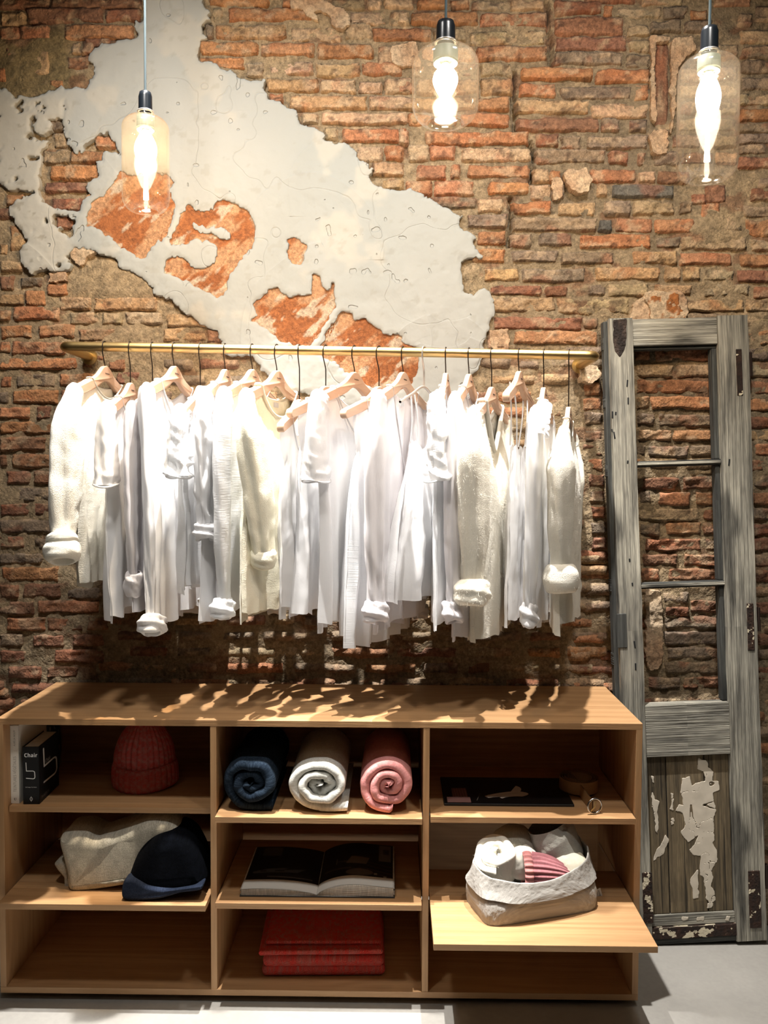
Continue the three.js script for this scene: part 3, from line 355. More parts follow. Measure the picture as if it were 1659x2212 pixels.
// ---------------------------------------------------------------- garments
const strandMat = wool({ color: '#f4f0e4', roughness: 1, side: THREE.DoubleSide });
function fuzz(geos, n, len, seed, spread = 1) {
  const R = rng(seed), P = [], N = [];
  const src = geos.map((g) => { const p = g.attributes.position, nn = g.attributes.normal, ix = g.index ? g.index.array : null, m = (ix ? ix.length : p.count) / 3; return { p, nn, ix, m }; }); const tot = src.reduce((a, b) => a + b.m, 0);
  for (let k = 0; k < n; k++) {
    let q = Math.floor(R() * tot), s = src[0]; for (const c of src) { if (q < c.m) { s = c; break; } q -= c.m; }
    const I = [0, 1, 2].map((e) => s.ix ? s.ix[3 * q + e] : 3 * q + e); let a = R(), b = R(); if (a + b > 1) { a = 1 - a; b = 1 - b; }
    const L = (A) => V3(A.getX(I[0]) * (1 - a - b) + A.getX(I[1]) * a + A.getX(I[2]) * b, A.getY(I[0]) * (1 - a - b) + A.getY(I[1]) * a + A.getY(I[2]) * b, A.getZ(I[0]) * (1 - a - b) + A.getZ(I[1]) * a + A.getZ(I[2]) * b);
    const o = L(s.p), nn = L(s.nn).normalize(); if (R() < 0.5) nn.negate(); const dir = nn.multiplyScalar(0.6).add(V3(R() - 0.5, R() - 0.75, R() - 0.5).multiplyScalar(1.3 * spread)).normalize(), side = V3(R() - 0.5, R() - 0.5, R() - 0.5).cross(dir).normalize().multiplyScalar(0.00011); const l = len * (0.4 + R());
    const m = o.clone().addScaledVector(dir, l * 0.55).add(V3(0, -0.1 * l, 0)), e = m.clone().addScaledVector(dir, l * 0.45).add(V3(0, -0.25 * l, 0));
    for (const v of [o.clone().add(side), o.clone().sub(side), m.clone().add(side), m.clone().add(side), o.clone().sub(side), m.clone().sub(side), m.clone().add(side), m.clone().sub(side), e]) { P.push(v.x, v.y, v.z); N.push(0, 0.3, -1); }
  }
  const g = new THREE.BufferGeometry(); g.setAttribute('position', new THREE.Float32BufferAttribute(P, 3)); g.computeVertexNormals(); return g;
}
// a sleeve: a soft tube along a path of [x, y, z, radius along x, radius along z]
function sleeveGeo(path, seed, wr = 0.0035, nv = 70, nu = 30) {
  const c = new THREE.CatmullRomCurve3(path.map((p) => V3(p[0], p[1], p[2])), false, 'centripetal'); const rad = (t, k) => { const x = t * (path.length - 1), i = Math.min(path.length - 2, Math.floor(x)), f = x - i; return mix(path[i][k], path[i + 1][k], f * f * (3 - 2 * f)); };
  return gridGeo(nu, nv, (a, t) => {
    const p = c.getPoint(t), T = c.getTangent(t), th = a * Math.PI * 2; let X = V3(1, 0, 0).addScaledVector(T, -T.x).normalize(), Z = T.clone().cross(X); const fold = 1 + 0.16 * Math.sin(th * 2 + seed) * Math.sin(t * 5 + seed * 2) + 0.10 * Math.sin(th * 5 + seed * 3 + t * 4); const n = wr * 1.3 * fbm(Math.cos(th) * 2.4 + seed * 9, t * 5, Math.sin(th) * 2.4 + 4, 3) + wr * (0.35 + 0.9 * smooth(0.72, 1, t)) * noise(t * 24 + seed * 5 + Math.sin(th) * 1.5, Math.cos(th) * 2, 3) - 0.0035 * smooth(0.02, 0.3, t) * Math.pow(Math.max(0, Math.cos(th * 3 + seed * 4 + t * 1.6)), 6);
    return [p.x + X.x * Math.cos(th) * (rad(t, 3) * fold + n) + Z.x * Math.sin(th) * (rad(t, 4) * fold + n), p.y + X.y * Math.cos(th) * rad(t, 3) + Z.y * Math.sin(th) * rad(t, 4), p.z + X.z * Math.cos(th) * (rad(t, 3) * fold + n) + Z.z * Math.sin(th) * (rad(t, 4) * fold + n), a * 0.3, t * 0.6];
  }, true);
}
// a rolled up cuff: a fat bulging ring with an opening at the lower end
function cuffGeo(c, rx, ry, rz, seed, tilt = 0, lump = 0.12) {
  const g = gridGeo(36, 24, (a, b) => {
    const th = a * Math.PI * 2; const s = b * 1.25 * Math.PI - Math.PI * 0.5; let r = 0.60 + 0.40 * Math.cos(s), y = Math.sin(s); if (b > 0.8) { r = mix(0.60 + 0.40 * Math.cos(0.5 * Math.PI), 0.40, (b - 0.8) * 5); y = mix(1, 0.1, (b - 0.8) * 5); }
    const n = 1 + lump * (fbm(Math.cos(th) * 1.7 + seed, y * 1.2 + seed * 3, Math.sin(th) * 1.7 + 7, 3) * 1.1 * (0.4 + 0.6 * Math.cos(s)) + 0.34 * Math.sin(y * 7 + th * 2 + seed) + 0.16 * Math.sin(y * 5 + th + seed + 1.5 * Math.sin(th * 2 + seed)));
    return [rx * r * Math.cos(th) * n, -ry * y * n, rz * r * Math.sin(th) * n, a * 0.3, b * 0.2];
  }, true); g.rotateX(tilt * 0.6); g.rotateZ(tilt); g.translate(...c); return g;
}
const yOf = (v, z = 0.40) => at(830, v, z).y;
function garment(o) {
  const f = frameOf(o.u, o.deg, o.apex), apexY = f.p[1]; const t = thing(o.name, o.label, o.category, f.p, f.turn, o.group); const S = o.seed || o.u, mat = o.mat;
  const hem = yOf(o.hem) - apexY, w0 = o.w0 ?? 0.2, w1 = o.w1 ?? 0.2, th = o.th ?? 0.026, F = o.fold ?? 0.012, nf = o.nf ?? 3.2, ns = o.neck?.[0] ?? 0.4, lift = o.lift ?? 0.006;
  const slope = (x) => { const a = Math.abs(x); return -0.9 * (0.010 * smooth(0, 0.04, a) + DROP * Math.pow(a / HALF, 0.95)) + lift; };
  const topY = (s, near) => {
    if (o.bodice) { const p = o.bodice; return p.y - p.v * Math.pow(Math.abs(Math.abs(s) - p.peak) / p.peak, 1.3) * (Math.abs(s) < p.peak ? (near ? 1 : 0.6) : 0.7); }
    const a = Math.abs(s), sh = slope(s * w0) - (a > 0.94 ? 0.05 * (a - 0.94) / 0.06 : 0); if (a >= ns) return sh; const d = near ? o.neck[1] : o.neck[2]; return slope(ns * w0) - d * (1 - Math.pow(a / ns, o.neck[3] ?? 2));
  };
  const panel = (near) => gridGeo(56, 54, (a, t) => {
    const s = a * 2 - 1, sg = near ? -1 : 1, q = Math.sqrt(Math.max(0, 1 - s * s)); const T = topY(s, near), H = hem + (o.slopeHem ?? 0) * s + (o.hemV ?? 0) * (1 - Math.abs(s)) + 0.014 * noise(s * 2.2 + S, near ? 1 : 5) + 0.006 * noise(s * 8 + S, near ? 3 : 7) + (near ? 0 : (o.backLong ?? -0.012)); const y = mix(T, H, t);
    const arm = o.armhole ? 1 - o.armhole * Math.exp(-Math.pow((t - 0.16) / 0.10, 2)) : 1; const wid = mix(w0, w1, smooth(0.02, 0.9, t)) * arm; const x = s * wid + (o.sway ?? 0) * t * t + 0.010 * t * noise(t * 3 + S, 2);
    const k = smooth(0.05, 0.75, t); let z = sg * (0.006 + (th - 0.006) * smooth(0, 0.35, t)) * Math.pow(q, 0.7) + F * k * Math.sin(s * nf * Math.PI + S + 0.5 * t + 0.8 * noise(s * 2, t * 2 + S)) * (0.4 + 0.6 * q) + 0.4 * F * k * Math.sin(s * nf * 2.3 * Math.PI + S * 2 + t) + sg * 0.35 * F * Math.sin(s * nf * 1.4 * Math.PI + sg + S) * k;
    z += 0.006 * fbm(s * 4 + S, t * 5, 0, 3) + 0.0022 * fbm(s * 16 + S, t * 14, 0, 3) + (o.wob ?? 0) * t; return [x, y, z, x, y];
  });
  const near = panel(true), far = panel(false), geos = [near, far]; const bodyG = mergeGeometries([near, far]); part('body', bodyG, mat, t);
  if (!o.bodice && o.band !== 0) { // neckband
    const pts = []; for (let k = 0; k <= 28; k++) { const s = -ns + 2 * ns * k / 28; pts.push([s * w0, topY(s, true) + 0.001, -0.0085 - 0.002 * Math.cos(s / ns * 1.57)]); } for (let k = 28; k >= 0; k--) { const s = -ns + 2 * ns * k / 28; pts.push([s * w0, topY(s, false) + 0.001, 0.0085 + 0.002 * Math.cos(s / ns * 1.57)]); }
    part('neckband', tube(pts, o.band ?? 0.0024, 120, 8, true), mat, t);
  }
  if (o.label2) { const g = new THREE.BoxGeometry(0.03, 0.014, 0.0008); g.translate(0, topY(0, false) - 0.012, 0.002); part('care_label', g, whiteTee, t); }
  const sl = o.sleeve;
  if (sl) for (const front of [1, -1]) {
    if (front < 0 && sl.one) continue; const k = front, endV = front > 0 ? sl.end : (sl.backEnd ?? sl.end); const yE = yOf(endV, front > 0 ? 0.45 : 0.12) - apexY; const y0 = slope(w0), rz = sl.rz ?? 0.026, rx = (sl.rx ?? 0.045) * (front > 0 ? 1 : 0.6), lean = (sl.lean ?? 0) * (front > 0 ? 1 : 0.3), out = front > 0 ? (sl.out ?? 0.012) : -0.03, sz = (sl.side ?? 0) * (front > 0 ? 1 : 0.3);
    let path;
    if (sl.kind === 'short') path = [[k * (w0 - 0.05), y0 + 0.004, 0, 0.010, 0.010], [k * (w0 - 0.005), y0 - 0.03, sz * 0.3, 0.045, 0.022], [k * (w0 + out), mix(y0, yE, 0.55), sz * 0.6, front > 0 ? 0.050 : 0.03, rz], [k * (w0 + out * 1.4), yE, sz, front > 0 ? 0.053 : 0.03, rz * 1.15]];
    else path = [[k * (w0 - 0.045), y0 + 0.006, 0, 0.010, 0.009], [k * (w0 - 0.010), y0 - 0.025, sz * 0.1, 0.040, 0.020], [k * (w0 + out), mix(y0, yE, 0.28), sz * 0.4, rx * 1.15, rz * 1.05], [k * (w0 + out + lean * 0.5), mix(y0, yE, 0.6), sz * 0.75 + (sl.elbow ?? 0), rx, rz], [k * (w0 + out + lean), yE, sz, rx * 0.55, rz * 0.72]];
    const g = sleeveGeo(path, S * 0.37 + front, sl.wr ?? 0.0035); geos.push(g); const m = part('sleeve', g, mat, t);
    const c = path[path.length - 1];
    if (sl.cuff && (front > 0 || sl.backCuff !== 0)) { const [cx, cy, cz] = front > 0 ? sl.cuff : sl.cuff.map((q) => q * 0.75); const cg = cuffGeo([c[0], c[1] - cy * 0.1, c[2]], cx, cy, cz, S + front, sl.tilt ?? 0, sl.lump ?? 0.12); geos.push(cg); part('rolled_cuff', cg, sl.cuffMat || mat, m); if (sl.double) { const c2 = cuffGeo([c[0], c[1] + cy * 0.9, c[2]], cx * 0.88, cy * 0.55, cz * 0.86, S + 3, sl.tilt ?? 0, sl.lump ?? 0.12); geos.push(c2); part('rolled_cuff', c2, mat, m); } }
    if (sl.kind === 'short') { const R = []; for (let q = 0; q < 24; q++) { const th = q / 24 * 6.2832; R.push([c[0] + c[3] * Math.cos(th) * 1.02, c[1] + 0.004 * Math.sin(th * 2 + S), c[2] + c[4] * Math.sin(th) * 1.05]); } part('sleeve_hem', tube(R, 0.0032, 60, 6, true), mat, m); }
  }
  if (o.straps) for (const k of [1, -1]) for (const dz of o.straps.pair ? [-0.004, 0.006] : [0]) { const x = k * o.straps.x, pk = k * o.bodice.peak * w0; part('strap', tube([[x, slope(x) + 0.006, dz], [x * 0.5 + pk * 0.5, mix(slope(x), o.bodice.y, 0.5), dz * 1.5 - 0.004], [pk, o.bodice.y - 0.004, dz * 2]], o.straps.r ?? 0.0022, 24, 6), mat, t); }
  if (o.pocket) { const g = new RoundedBoxGeometry(0.075, 0.085, 0.002, 2, 0.001); g.translate(0.07, hem * 0.35, -th - 0.004); part('pocket', g, mat, t); }
  if (o.fuzz) part('fuzz', fuzz(geos, o.fuzz[0], o.fuzz[1], S, o.fuzz[2] ?? 1), strandMat, t, { kind: 'stuff' });
  return t;
}
const CLOTHES = [
  { u: 227, deg: 6, apex: 796, hl: 'wooden hanger at the left end of the rail, under the cream cardigan', name: 'cardigan', category: 'cardigan', label: 'cream boiled wool cardigan at the left end of the rail with a thick rolled cuff', mat: creamWool, hem: 1262, w1: 0.185, th: 0.03, fold: 0.008, neck: [0.5, 0.05, 0.02], sleeve: { end: 1188, backEnd: 1190, rx: 0.05, rz: 0.034, out: 0.03, lean: 0.035, wr: 0.004, cuff: [0.052, 0.030, 0.048], double: 1, tilt: 0.35, lump: 0.04 }, fuzz: [12000, 0.0035] },
  { u: 282, deg: 0, apex: 832, hl: 'wooden hanger on a long hook, second from the left end', name: 'tee_shirt', category: 't-shirt', label: 'white tee with a curled short sleeve, right beside the cream wool cardigan', mat: whiteTee, hem: 1328, w1: 0.215, th: 0.02, fold: 0.018, nf: 4, neck: [0.56, 0.07, 0.03], sleeve: { kind: 'short', end: 1052, rz: 0.024, out: 0.012 } },
  { u: 330, deg: 0, apex: 832, hl: 'wooden hanger on a long hook, third from the left end, mostly behind cloth', name: 'long_sleeve_top', category: 'top', label: 'pale long sleeve top, third from the left, its narrow sleeve ending in a twisted knot', mat: paleLilac, hem: 1318, w1: 0.2, th: 0.02, fold: 0.012, neck: [0.56, 0.06, 0.03], sleeve: { end: 1262, rx: 0.032, rz: 0.018, out: 0.004, lean: -0.01, cuff: [0.028, 0.036, 0.026], tilt: -0.3, lump: 0.2 } },
  { u: 378, deg: 8, apex: 796, hl: 'wooden hanger seen whole, fourth from the left end', name: 'long_sleeve_top', category: 'top', label: 'white v neck top with a bare neckline, its sleeve ending in the lowest bunched cuff', mat: whiteTee, hem: 1352, w1: 0.215, th: 0.02, fold: 0.016, nf: 3.6, neck: [0.6, 0.13, 0.05, 1.3], band: 0.003, sleeve: { end: 1352, backEnd: 1300, rx: 0.026, rz: 0.0145, out: 0.0, lean: -0.005, side: -0.012, cuff: [0.044, 0.026, 0.040], tilt: 0.35, lump: 0.24 } },
  { u: 434, deg: 2, apex: 838, hl: 'hanger on a long hook, fifth from the left end, its wood hidden in white cloth', name: 'tee_shirt', category: 't-shirt', label: 'white slub tee with a crumpled grey shaded short sleeve, fifth from the left', mat: whiteLinen, hem: 1276, w1: 0.2, th: 0.02, fold: 0.014, neck: [0.5, 0.06, 0.03], sleeve: { kind: 'short', end: 1032, rz: 0.026, out: 0.014, wr: 0.012 } },
  { u: 488, deg: 5, apex: 803, hl: 'wooden hanger with a bare left arm, sixth from the left end', name: 'long_sleeve_top', category: 'top', label: 'white top with a short sleeve end knotted into a ball at mid height', mat: whiteTee, hem: 1330, w1: 0.205, th: 0.02, fold: 0.014, neck: [0.56, 0.06, 0.03], sleeve: { end: 1150, rx: 0.036, rz: 0.021, out: 0.006, lean: -0.01, wr: 0.009, cuff: [0.033, 0.022, 0.031], tilt: 0.2, lump: 0.25 } },
  { u: 547, deg: 14, apex: 803, hl: 'wooden hanger close behind the widest bare hanger, seventh from the left end', name: 'long_sleeve_top', category: 'top', label: 'white linen long sleeve top left of the cream sweater, cuff rolled near its hem', mat: whiteLinen, hem: 1322, w1: 0.2, th: 0.02, fold: 0.012, neck: [0.56, 0.06, 0.03], sleeve: { end: 1316, rx: 0.036, rz: 0.023, out: 0.004, cuff: [0.036, 0.028, 0.034], tilt: 0.2, lump: 0.25 } },
  { u: 600, deg: 18, apex: 806, hl: 'wooden hanger seen whole with both arms bare, above the cream sweater', name: 'sweater', category: 'sweater', label: 'cream round neck sweater near the middle of the rail, its wide sleeve folded across it', mat: creamKnit, hem: 1330, w1: 0.225, th: 0.024, fold: 0.010, nf: 2.2, neck: [0.6, 0.085, 0.035, 2.4], band: 0.005, sleeve: { end: 1208, rx: 0.055, rz: 0.034, out: -0.012, lean: -0.03, side: -0.035, cuff: [0.042, 0.026, 0.038], tilt: -0.25, lump: 0.08, backCuff: 0 }, fuzz: [6000, 0.003], label2: 1 },
  { u: 649, deg: 10, apex: 868, hl: 'hanger on the longest dark hook, sunk into the white cloth beside the cream sweater', name: 'tank_top', category: 'tank top', label: 'white sleeveless top on the longest hook, just right of the cream sweater', mat: whiteTee, hem: 1322, w0: 0.185, w1: 0.17, th: 0.018, fold: 0.016, armhole: 0.22, neck: [0.56, 0.12, 0.06] },
  { u: 706, deg: 27, apex: 839, hl: 'wooden hanger whose notched left tip sticks out of a white strap, left of middle', name: 'tank_top', category: 'tank top', label: 'white tank top with the notched hanger tip sticking out past its strap', mat: whiteTee, hem: 1336, w0: 0.15, w1: 0.175, th: 0.02, fold: 0.02, nf: 3, armhole: 0.12, neck: [0.64, 0.13, 0.06], hemV: 0.03 },
  { u: 768, deg: 27, apex: 809, hl: 'wooden hanger with a wide bare left arm, in the middle of the rail', name: 'tee_shirt', category: 't-shirt', label: 'white deep neck tee with a small flared sleeve, at the middle of the rail', mat: whiteTee, hem: 1338, w1: 0.195, th: 0.02, fold: 0.018, neck: [0.62, 0.13, 0.05, 1.5], slopeHem: -0.02, sleeve: { kind: 'short', end: 1040, rz: 0.026, out: 0.006 } },
  { u: 821, deg: 30, apex: 840, hl: 'wooden hanger on a long hook with its notched left tip bare, right of the middle', name: 'dress', category: 'dress', label: 'white sleeveless dress reaching lowest of all, hanging in narrow folds at the middle', mat: whiteLinen, hem: 1402, w0: 0.14, w1: 0.185, th: 0.018, fold: 0.020, nf: 4.2, armhole: 0.14, neck: [0.6, 0.12, 0.06], backLong: 0.02 },
  { u: 873, deg: 21, apex: 809, hl: 'wooden hanger over the open v of the white cardigan', name: 'cardigan', category: 'cardigan', label: 'white open v front cardigan with a label inside the neck and a long sleeve', mat: paleLilac, hem: 1352, w1: 0.205, th: 0.022, fold: 0.014, nf: 3.4, neck: [0.56, 0.26, 0.03, 1.05], label2: 1, sleeve: { end: 1322, rx: 0.044, rz: 0.029, out: 0.006, cuff: [0.040, 0.030, 0.036], tilt: 0.25, lump: 0.22 } },
  { u: 918, deg: 22, apex: 836, hl: 'slim hanger on the only thick silver hook', kind: 'metal', name: 'camisole', category: 'camisole', label: 'white camisole on thin straps flaring to a wavy hem, under the silver hook', mat: whiteTee, hem: 1296, w0: 0.12, w1: 0.215, th: 0.03, fold: 0.026, nf: 4.5, bodice: { y: -0.16, v: 0.05, peak: 0.6 }, straps: { x: 0.09, r: 0.0028, pair: 1 } },
  { u: 965, deg: 9, apex: 811, hl: 'wooden hanger seen end on over the tee with the ruched sleeve', name: 'tee_shirt', category: 't-shirt', label: 'white tee seen edge on, its ruched short sleeve turned to the room', mat: whiteLinen, hem: 1348, w1: 0.19, th: 0.024, fold: 0.010, neck: [0.5, 0.06, 0.03], sleeve: { kind: 'short', end: 1038, rz: 0.032, out: 0.004, wr: 0.013 } },
  { u: 1015, deg: 16, apex: 813, hl: 'honey coloured wooden hanger left of the fluffy mohair sweater', name: 'long_sleeve_top', category: 'top', label: 'white long sleeve top with a knotted cuff, just left of the fluffy mohair sweater', mat: paleLilac, hem: 1378, w1: 0.175, th: 0.022, fold: 0.012, neck: [0.5, 0.07, 0.03], sleeve: { end: 1318, rx: 0.036, rz: 0.022, out: 0.006, cuff: [0.034, 0.032, 0.030], tilt: 0.4, lump: 0.22 } },
  { u: 1064, deg: 20, apex: 841, hl: 'wooden hanger on a long hook in the neck of the fluffy mohair sweater', name: 'sweater', category: 'sweater', label: 'fluffy cream mohair v neck sweater with a big furry cuff', mat: beigeKnit, hem: 1384, w1: 0.17, th: 0.038, fold: 0.006, nf: 2, neck: [0.55, 0.14, 0.05, 1.3], band: 0.007, sleeve: { end: 1276, backEnd: 1250, rx: 0.06, rz: 0.038, out: 0.012, wr: 0.003, cuff: [0.062, 0.036, 0.053], tilt: 0.12, lump: 0.12, cuffMat: fluff }, fuzz: [60000, 0.009, 1.2] },
  { u: 1123, deg: 20, apex: 807, hl: 'wooden hanger with a bare curved front arm holding thin straps', name: 'slip_dress', category: 'dress', label: 'slim white slip dress hanging by pairs of thin straps, right of the mohair sweater', mat: whiteTee, hem: 1350, w0: 0.11, w1: 0.12, th: 0.022, fold: 0.008, nf: 2.4, bodice: { y: -0.21, v: 0.05, peak: 0.55 }, straps: { x: 0.1, r: 0.0024, pair: 1 } },
  { u: 1176, deg: 16, apex: 842, hl: 'wooden hanger mostly hidden by a ruffled shoulder, second from the right end', name: 'blouse', category: 'blouse', label: 'slim white blouse with a ruffled shoulder and a bent elbow, second from the right end', mat: whiteTee, hem: 1345, w0: 0.19, w1: 0.15, th: 0.018, fold: 0.008, neck: [0.45, 0.06, 0.03], ruffle: 1, sleeve: { end: 1325, rx: 0.040, rz: 0.023, out: 0.01, lean: 0.0, elbow: -0.004, side: 0.012, cuff: [0.030, 0.034, 0.027], tilt: 0.1, lump: 0.26 } },
  { u: 1230, deg: 16, apex: 884, hl: 'wooden hanger on the lowest hook at the right end, seen end on', name: 'sweater', category: 'sweater', label: 'thick cream wool sweater at the right end of the rail with a ball shaped cuff', mat: creamWool, hem: 1340, w0: 0.185, w1: 0.185, th: 0.036, fold: 0.006, nf: 1.6, neck: [0.42, 0.05, 0.02], slopeHem: -0.018, sleeve: { end: 1246, backEnd: 1262, rx: 0.052, rz: 0.037, out: 0.012, wr: 0.004, cuff: [0.056, 0.040, 0.050], tilt: 0.1, lump: 0.03 }, fuzz: [15000, 0.0045] },
];
CLOTHES.forEach((o, i) => {
  hanger(i, o.u, o.deg, o.apex, o.hl, o.kind); const t = garment(o);
  if (o.ruffle) { const g = gridGeo(200, 16, (a, b) => { const th = mix(0.2, 2.9, a), x = 0.19 - 0.09 * Math.cos(th) * 0.5, y = -0.045 - 0.10 * a + 0.02 * Math.sin(th); return [x + 0.024 * b * (0.8 + 0.15 * Math.sin(a * 30 + b)), y - 0.020 * b * b + 0.004 * b * Math.cos(a * 44), -0.030 * Math.sin(b * 1.9) - 0.006 + 0.007 * b * Math.sin(a * 44 + 2 * b)]; }); part('ruffle', g, o.mat, t); }
});
// ---------------------------------------------------------------- shelf unit
const CW = 0.897, CT = 0.804, CB = 0.02, TH = 0.0175, CF = 0.445, CK = 0.035, D1 = -0.292, D2 = 0.301, SU = 0.546, SM = 0.305, ST = 0.0165;
{
  const t = thing('shelf_unit', 'low oak shelf unit of three columns against the brick wall, some shelves pulled forward', 'shelf unit', [0, 0, 0]);
  part('top_panel', board(-CW, CW, CT - TH, CT, CK, CF, 'x', 0.001, 1), oak, t); part('bottom_panel', board(-CW, CW, CB, CB + TH, CK, CF, 'x', 0.001, 2), oak, t);
  for (const s of [-1, 1]) part('side_panel', board(s > 0 ? CW - TH : -CW, s > 0 ? CW : -CW + TH, CB + TH, CT - TH, CK, CF, 'y', 0.001, 3 + s), oak, t);
  for (const x of [D1, D2]) part('divider', board(x - TH / 2, x + TH / 2, CB + TH, CT - TH, CK, CF - 0.0005, 'y', 0.001, 6 + x), oak, t);
  const cols = [[-CW + TH, D1 - TH / 2], [D1 + TH / 2, D2 - TH / 2], [D2 + TH / 2, CW - TH]];
  cols.forEach(([a, b], k) => { part('back_panel', board(a, b, CB + TH, CT - TH, CK, CK + 0.008, 'x', 0.0005, 9 + k), oak, t); part('back_rail', board(a, b, k === 2 ? SU - 0.13 : SU - 0.062, SU - ST - 0.001, CK + 0.009, CK + 0.024, 'x', 0.001, 15 + k), oak, t); });
  [[0, SU, 0.03, 0.421], [0, SM, 0.095, 0.497], [1, SU, 0.08, 0.481], [1, SM, 0.08, 0.481], [2, SU, 0.065, 0.466], [2, SM, 0.270, 0.671]].forEach(([c, y, za, zb], k) => {
    const [a, b] = cols[c]; const sh = part('shelf', board(a + 0.003, b - 0.003, y - ST, y, Math.max(za, CK + 0.028), zb, 'x', 0.001, 20 + k * 3), oak, t, k === 5 ? { label: 'shelf pulled far forward' } : {});
    for (const e of [a, b]) part('shelf_slide', board(e === a ? a : b - 0.0026, e === a ? a + 0.0026 : b, y - ST + 0.003, y - 0.004, CK + 0.03, Math.min(zb - 0.03, CF - 0.02), 'z', 0.0003), chrome, sh);
  });
  part('plinth', board(-CW + 0.05, CW - 0.05, 0, CB, CK + 0.03, CF - 0.06, 'x', 0.001, 40), blackMatt, t);
}
// ---------------------------------------------------------------- things on the shelves
function book(name, label, w, h, d, p, turn, spine, cover, boards) {
  const t = thing(name, label, 'book', p, turn); const c = 0.0022;
  const pg = new THREE.BoxGeometry(w - 2 * c, h - 0.006, d - 0.005); pg.translate(0, h / 2, -d / 2 - 0.001); part('page_block', pg, pageEdge, t);
  for (const s of [-1, 1]) { const g = new RoundedBoxGeometry(c, h, d, 2, 0.0008); g.translate(s * (w / 2 - c / 2), h / 2, -d / 2); part('cover', g, boards, t); }
  const sg = new RoundedBoxGeometry(w, h, c, 2, 0.0008); sg.translate(0, h / 2, -c / 2); part('spine', sg, boards, t);
  if (spine) { const g = new THREE.PlaneGeometry(w * 0.97, h * 0.99); g.translate(0, h / 2, 0.0003); part('spine_print', g, std({ map: spine, roughness: 0.6 }), t); }
  if (cover) { const g = new THREE.PlaneGeometry(d * 0.98, h * 0.99); g.rotateY(Math.PI / 2); g.translate(w / 2 + 0.0003, h / 2, -d / 2); part('cover_print', g, std({ map: cover, roughness: 0.55 }), t); }
  return t;
}
const chairLine = (c, x, y, s, k) => { c.lineWidth = s * 0.09; c.strokeStyle = '#e9e9e6'; c.lineJoin = 'round'; c.lineCap = 'round'; c.beginPath(); c.moveTo(x, y); c.lineTo(x + s * 0.04, y + s * 0.86); c.lineTo(x + s * (0.70), y + s * 0.86); c.quadraticCurveTo(x + s * 0.92, y + s * 0.88, x + s * 0.93, y + s * 1.05); c.lineTo(x + s * 0.95, y + s * 1.45); c.quadraticCurveTo(x + s * 0.95, y + s * 1.66, x + s * 0.75, y + s * 1.68); c.lineTo(x + s * 0.02, y + s * 1.62); c.stroke(); };
{
  const a = aty(33, 1736, SU), b = aty(67, 1738, SU);
  const sp1 = canvasTex(96, 1024, (c, w, h) => { c.fillStyle = '#e8e4da'; c.fillRect(0, 0, w, h); c.save(); c.translate(w / 2, h / 2); c.rotate(-Math.PI / 2); c.fillStyle = '#8a877f'; c.font = '46px sans-serif'; c.textAlign = 'left'; c.textBaseline = 'middle'; c.fillText('TEINTURES VÉGÉTALES', -h / 2 + 150, 0, 480); c.fillStyle = '#55534d'; c.font = '30px sans-serif'; c.fillText('AURÉLIA WOLFF', h / 2 - 270, 0, 210); c.restore(); c.fillStyle = '#33322e'; c.font = 'bold 44px serif'; c.textAlign = 'center'; c.fillText('U', w / 2, h - 40); });
  book('book', 'thin white book standing upright at the left side of the top left compartment', 0.024, 0.226, 0.19, [a.x, SU, a.z], 0, sp1, null, std({ color: '#e6e2d8', roughness: 0.6 }));
  const sp2 = canvasTex(256, 900, (c, w, h) => { c.fillStyle = '#0d0f12'; c.fillRect(0, 0, w, h); c.fillStyle = '#f2f2ee'; c.font = 'bold 84px sans-serif'; c.textAlign = 'center'; c.fillText('Chair', w / 2, 160, 215); chairLine(c, 50, 250, 150); c.font = '17px sans-serif'; c.fillText('500 Designs That Matter', w / 2, 640, 200); c.lineWidth = 6; c.strokeStyle = '#f2f2ee'; c.beginPath(); c.ellipse(w / 2, 820, 20, 26, 0, 0, 7); c.moveTo(w / 2, 780); c.lineTo(w / 2, 860); c.stroke(); });
  const cv2 = canvasTex(700, 900, (c, w, h) => { c.fillStyle = '#0d0f12'; c.fillRect(0, 0, w, h); c.save(); c.translate(150, 90); c.scale(1.5, 1); chairLine(c, 0, 0, 330); c.restore(); c.fillStyle = '#b9b9b6'; c.font = '78px sans-serif'; c.fillText('Chair', 210, 340); c.fillStyle = '#77797a'; c.font = '64px sans-serif'; c.fillText('PHAIDON', 60, 850, 420); });
  book('book', 'thick black book with a white chair outline and the word Chair on its spine', 0.046, 0.166, 0.150, [b.x, SU, b.z - 0.002], 0.03, sp2, cv2, std({ color: '#0e1013', roughness: 0.55 }));
  const v = at(94, 1600, 0.17); const vt = thing('vase', 'dark patterned pot behind the black and white books', 'vase', [v.x, SU, 0.17]);
  const prof = [[0, 0], [0.035, 0], [0.046, 0.02], [0.052, 0.08], [0.05, 0.14], [0.04, 0.18], [0.034, 0.205], [0.037, 0.212], [0.031, 0.212], [0.029, 0.2]].map(([x, y]) => V2(x, y));
  part('body', new THREE.LatheGeometry(prof, 40), std({ map: tex(256, 256, (u, w) => { const k = Math.abs(Math.sin(u * 60) * Math.cos(w * 34 + Math.sin(u * 30))) > 0.83 ? 0.5 : 0.12; return [k * 0.9, k * 0.82, k * 0.76]; }), roughness: 0.5 }), vt);
}
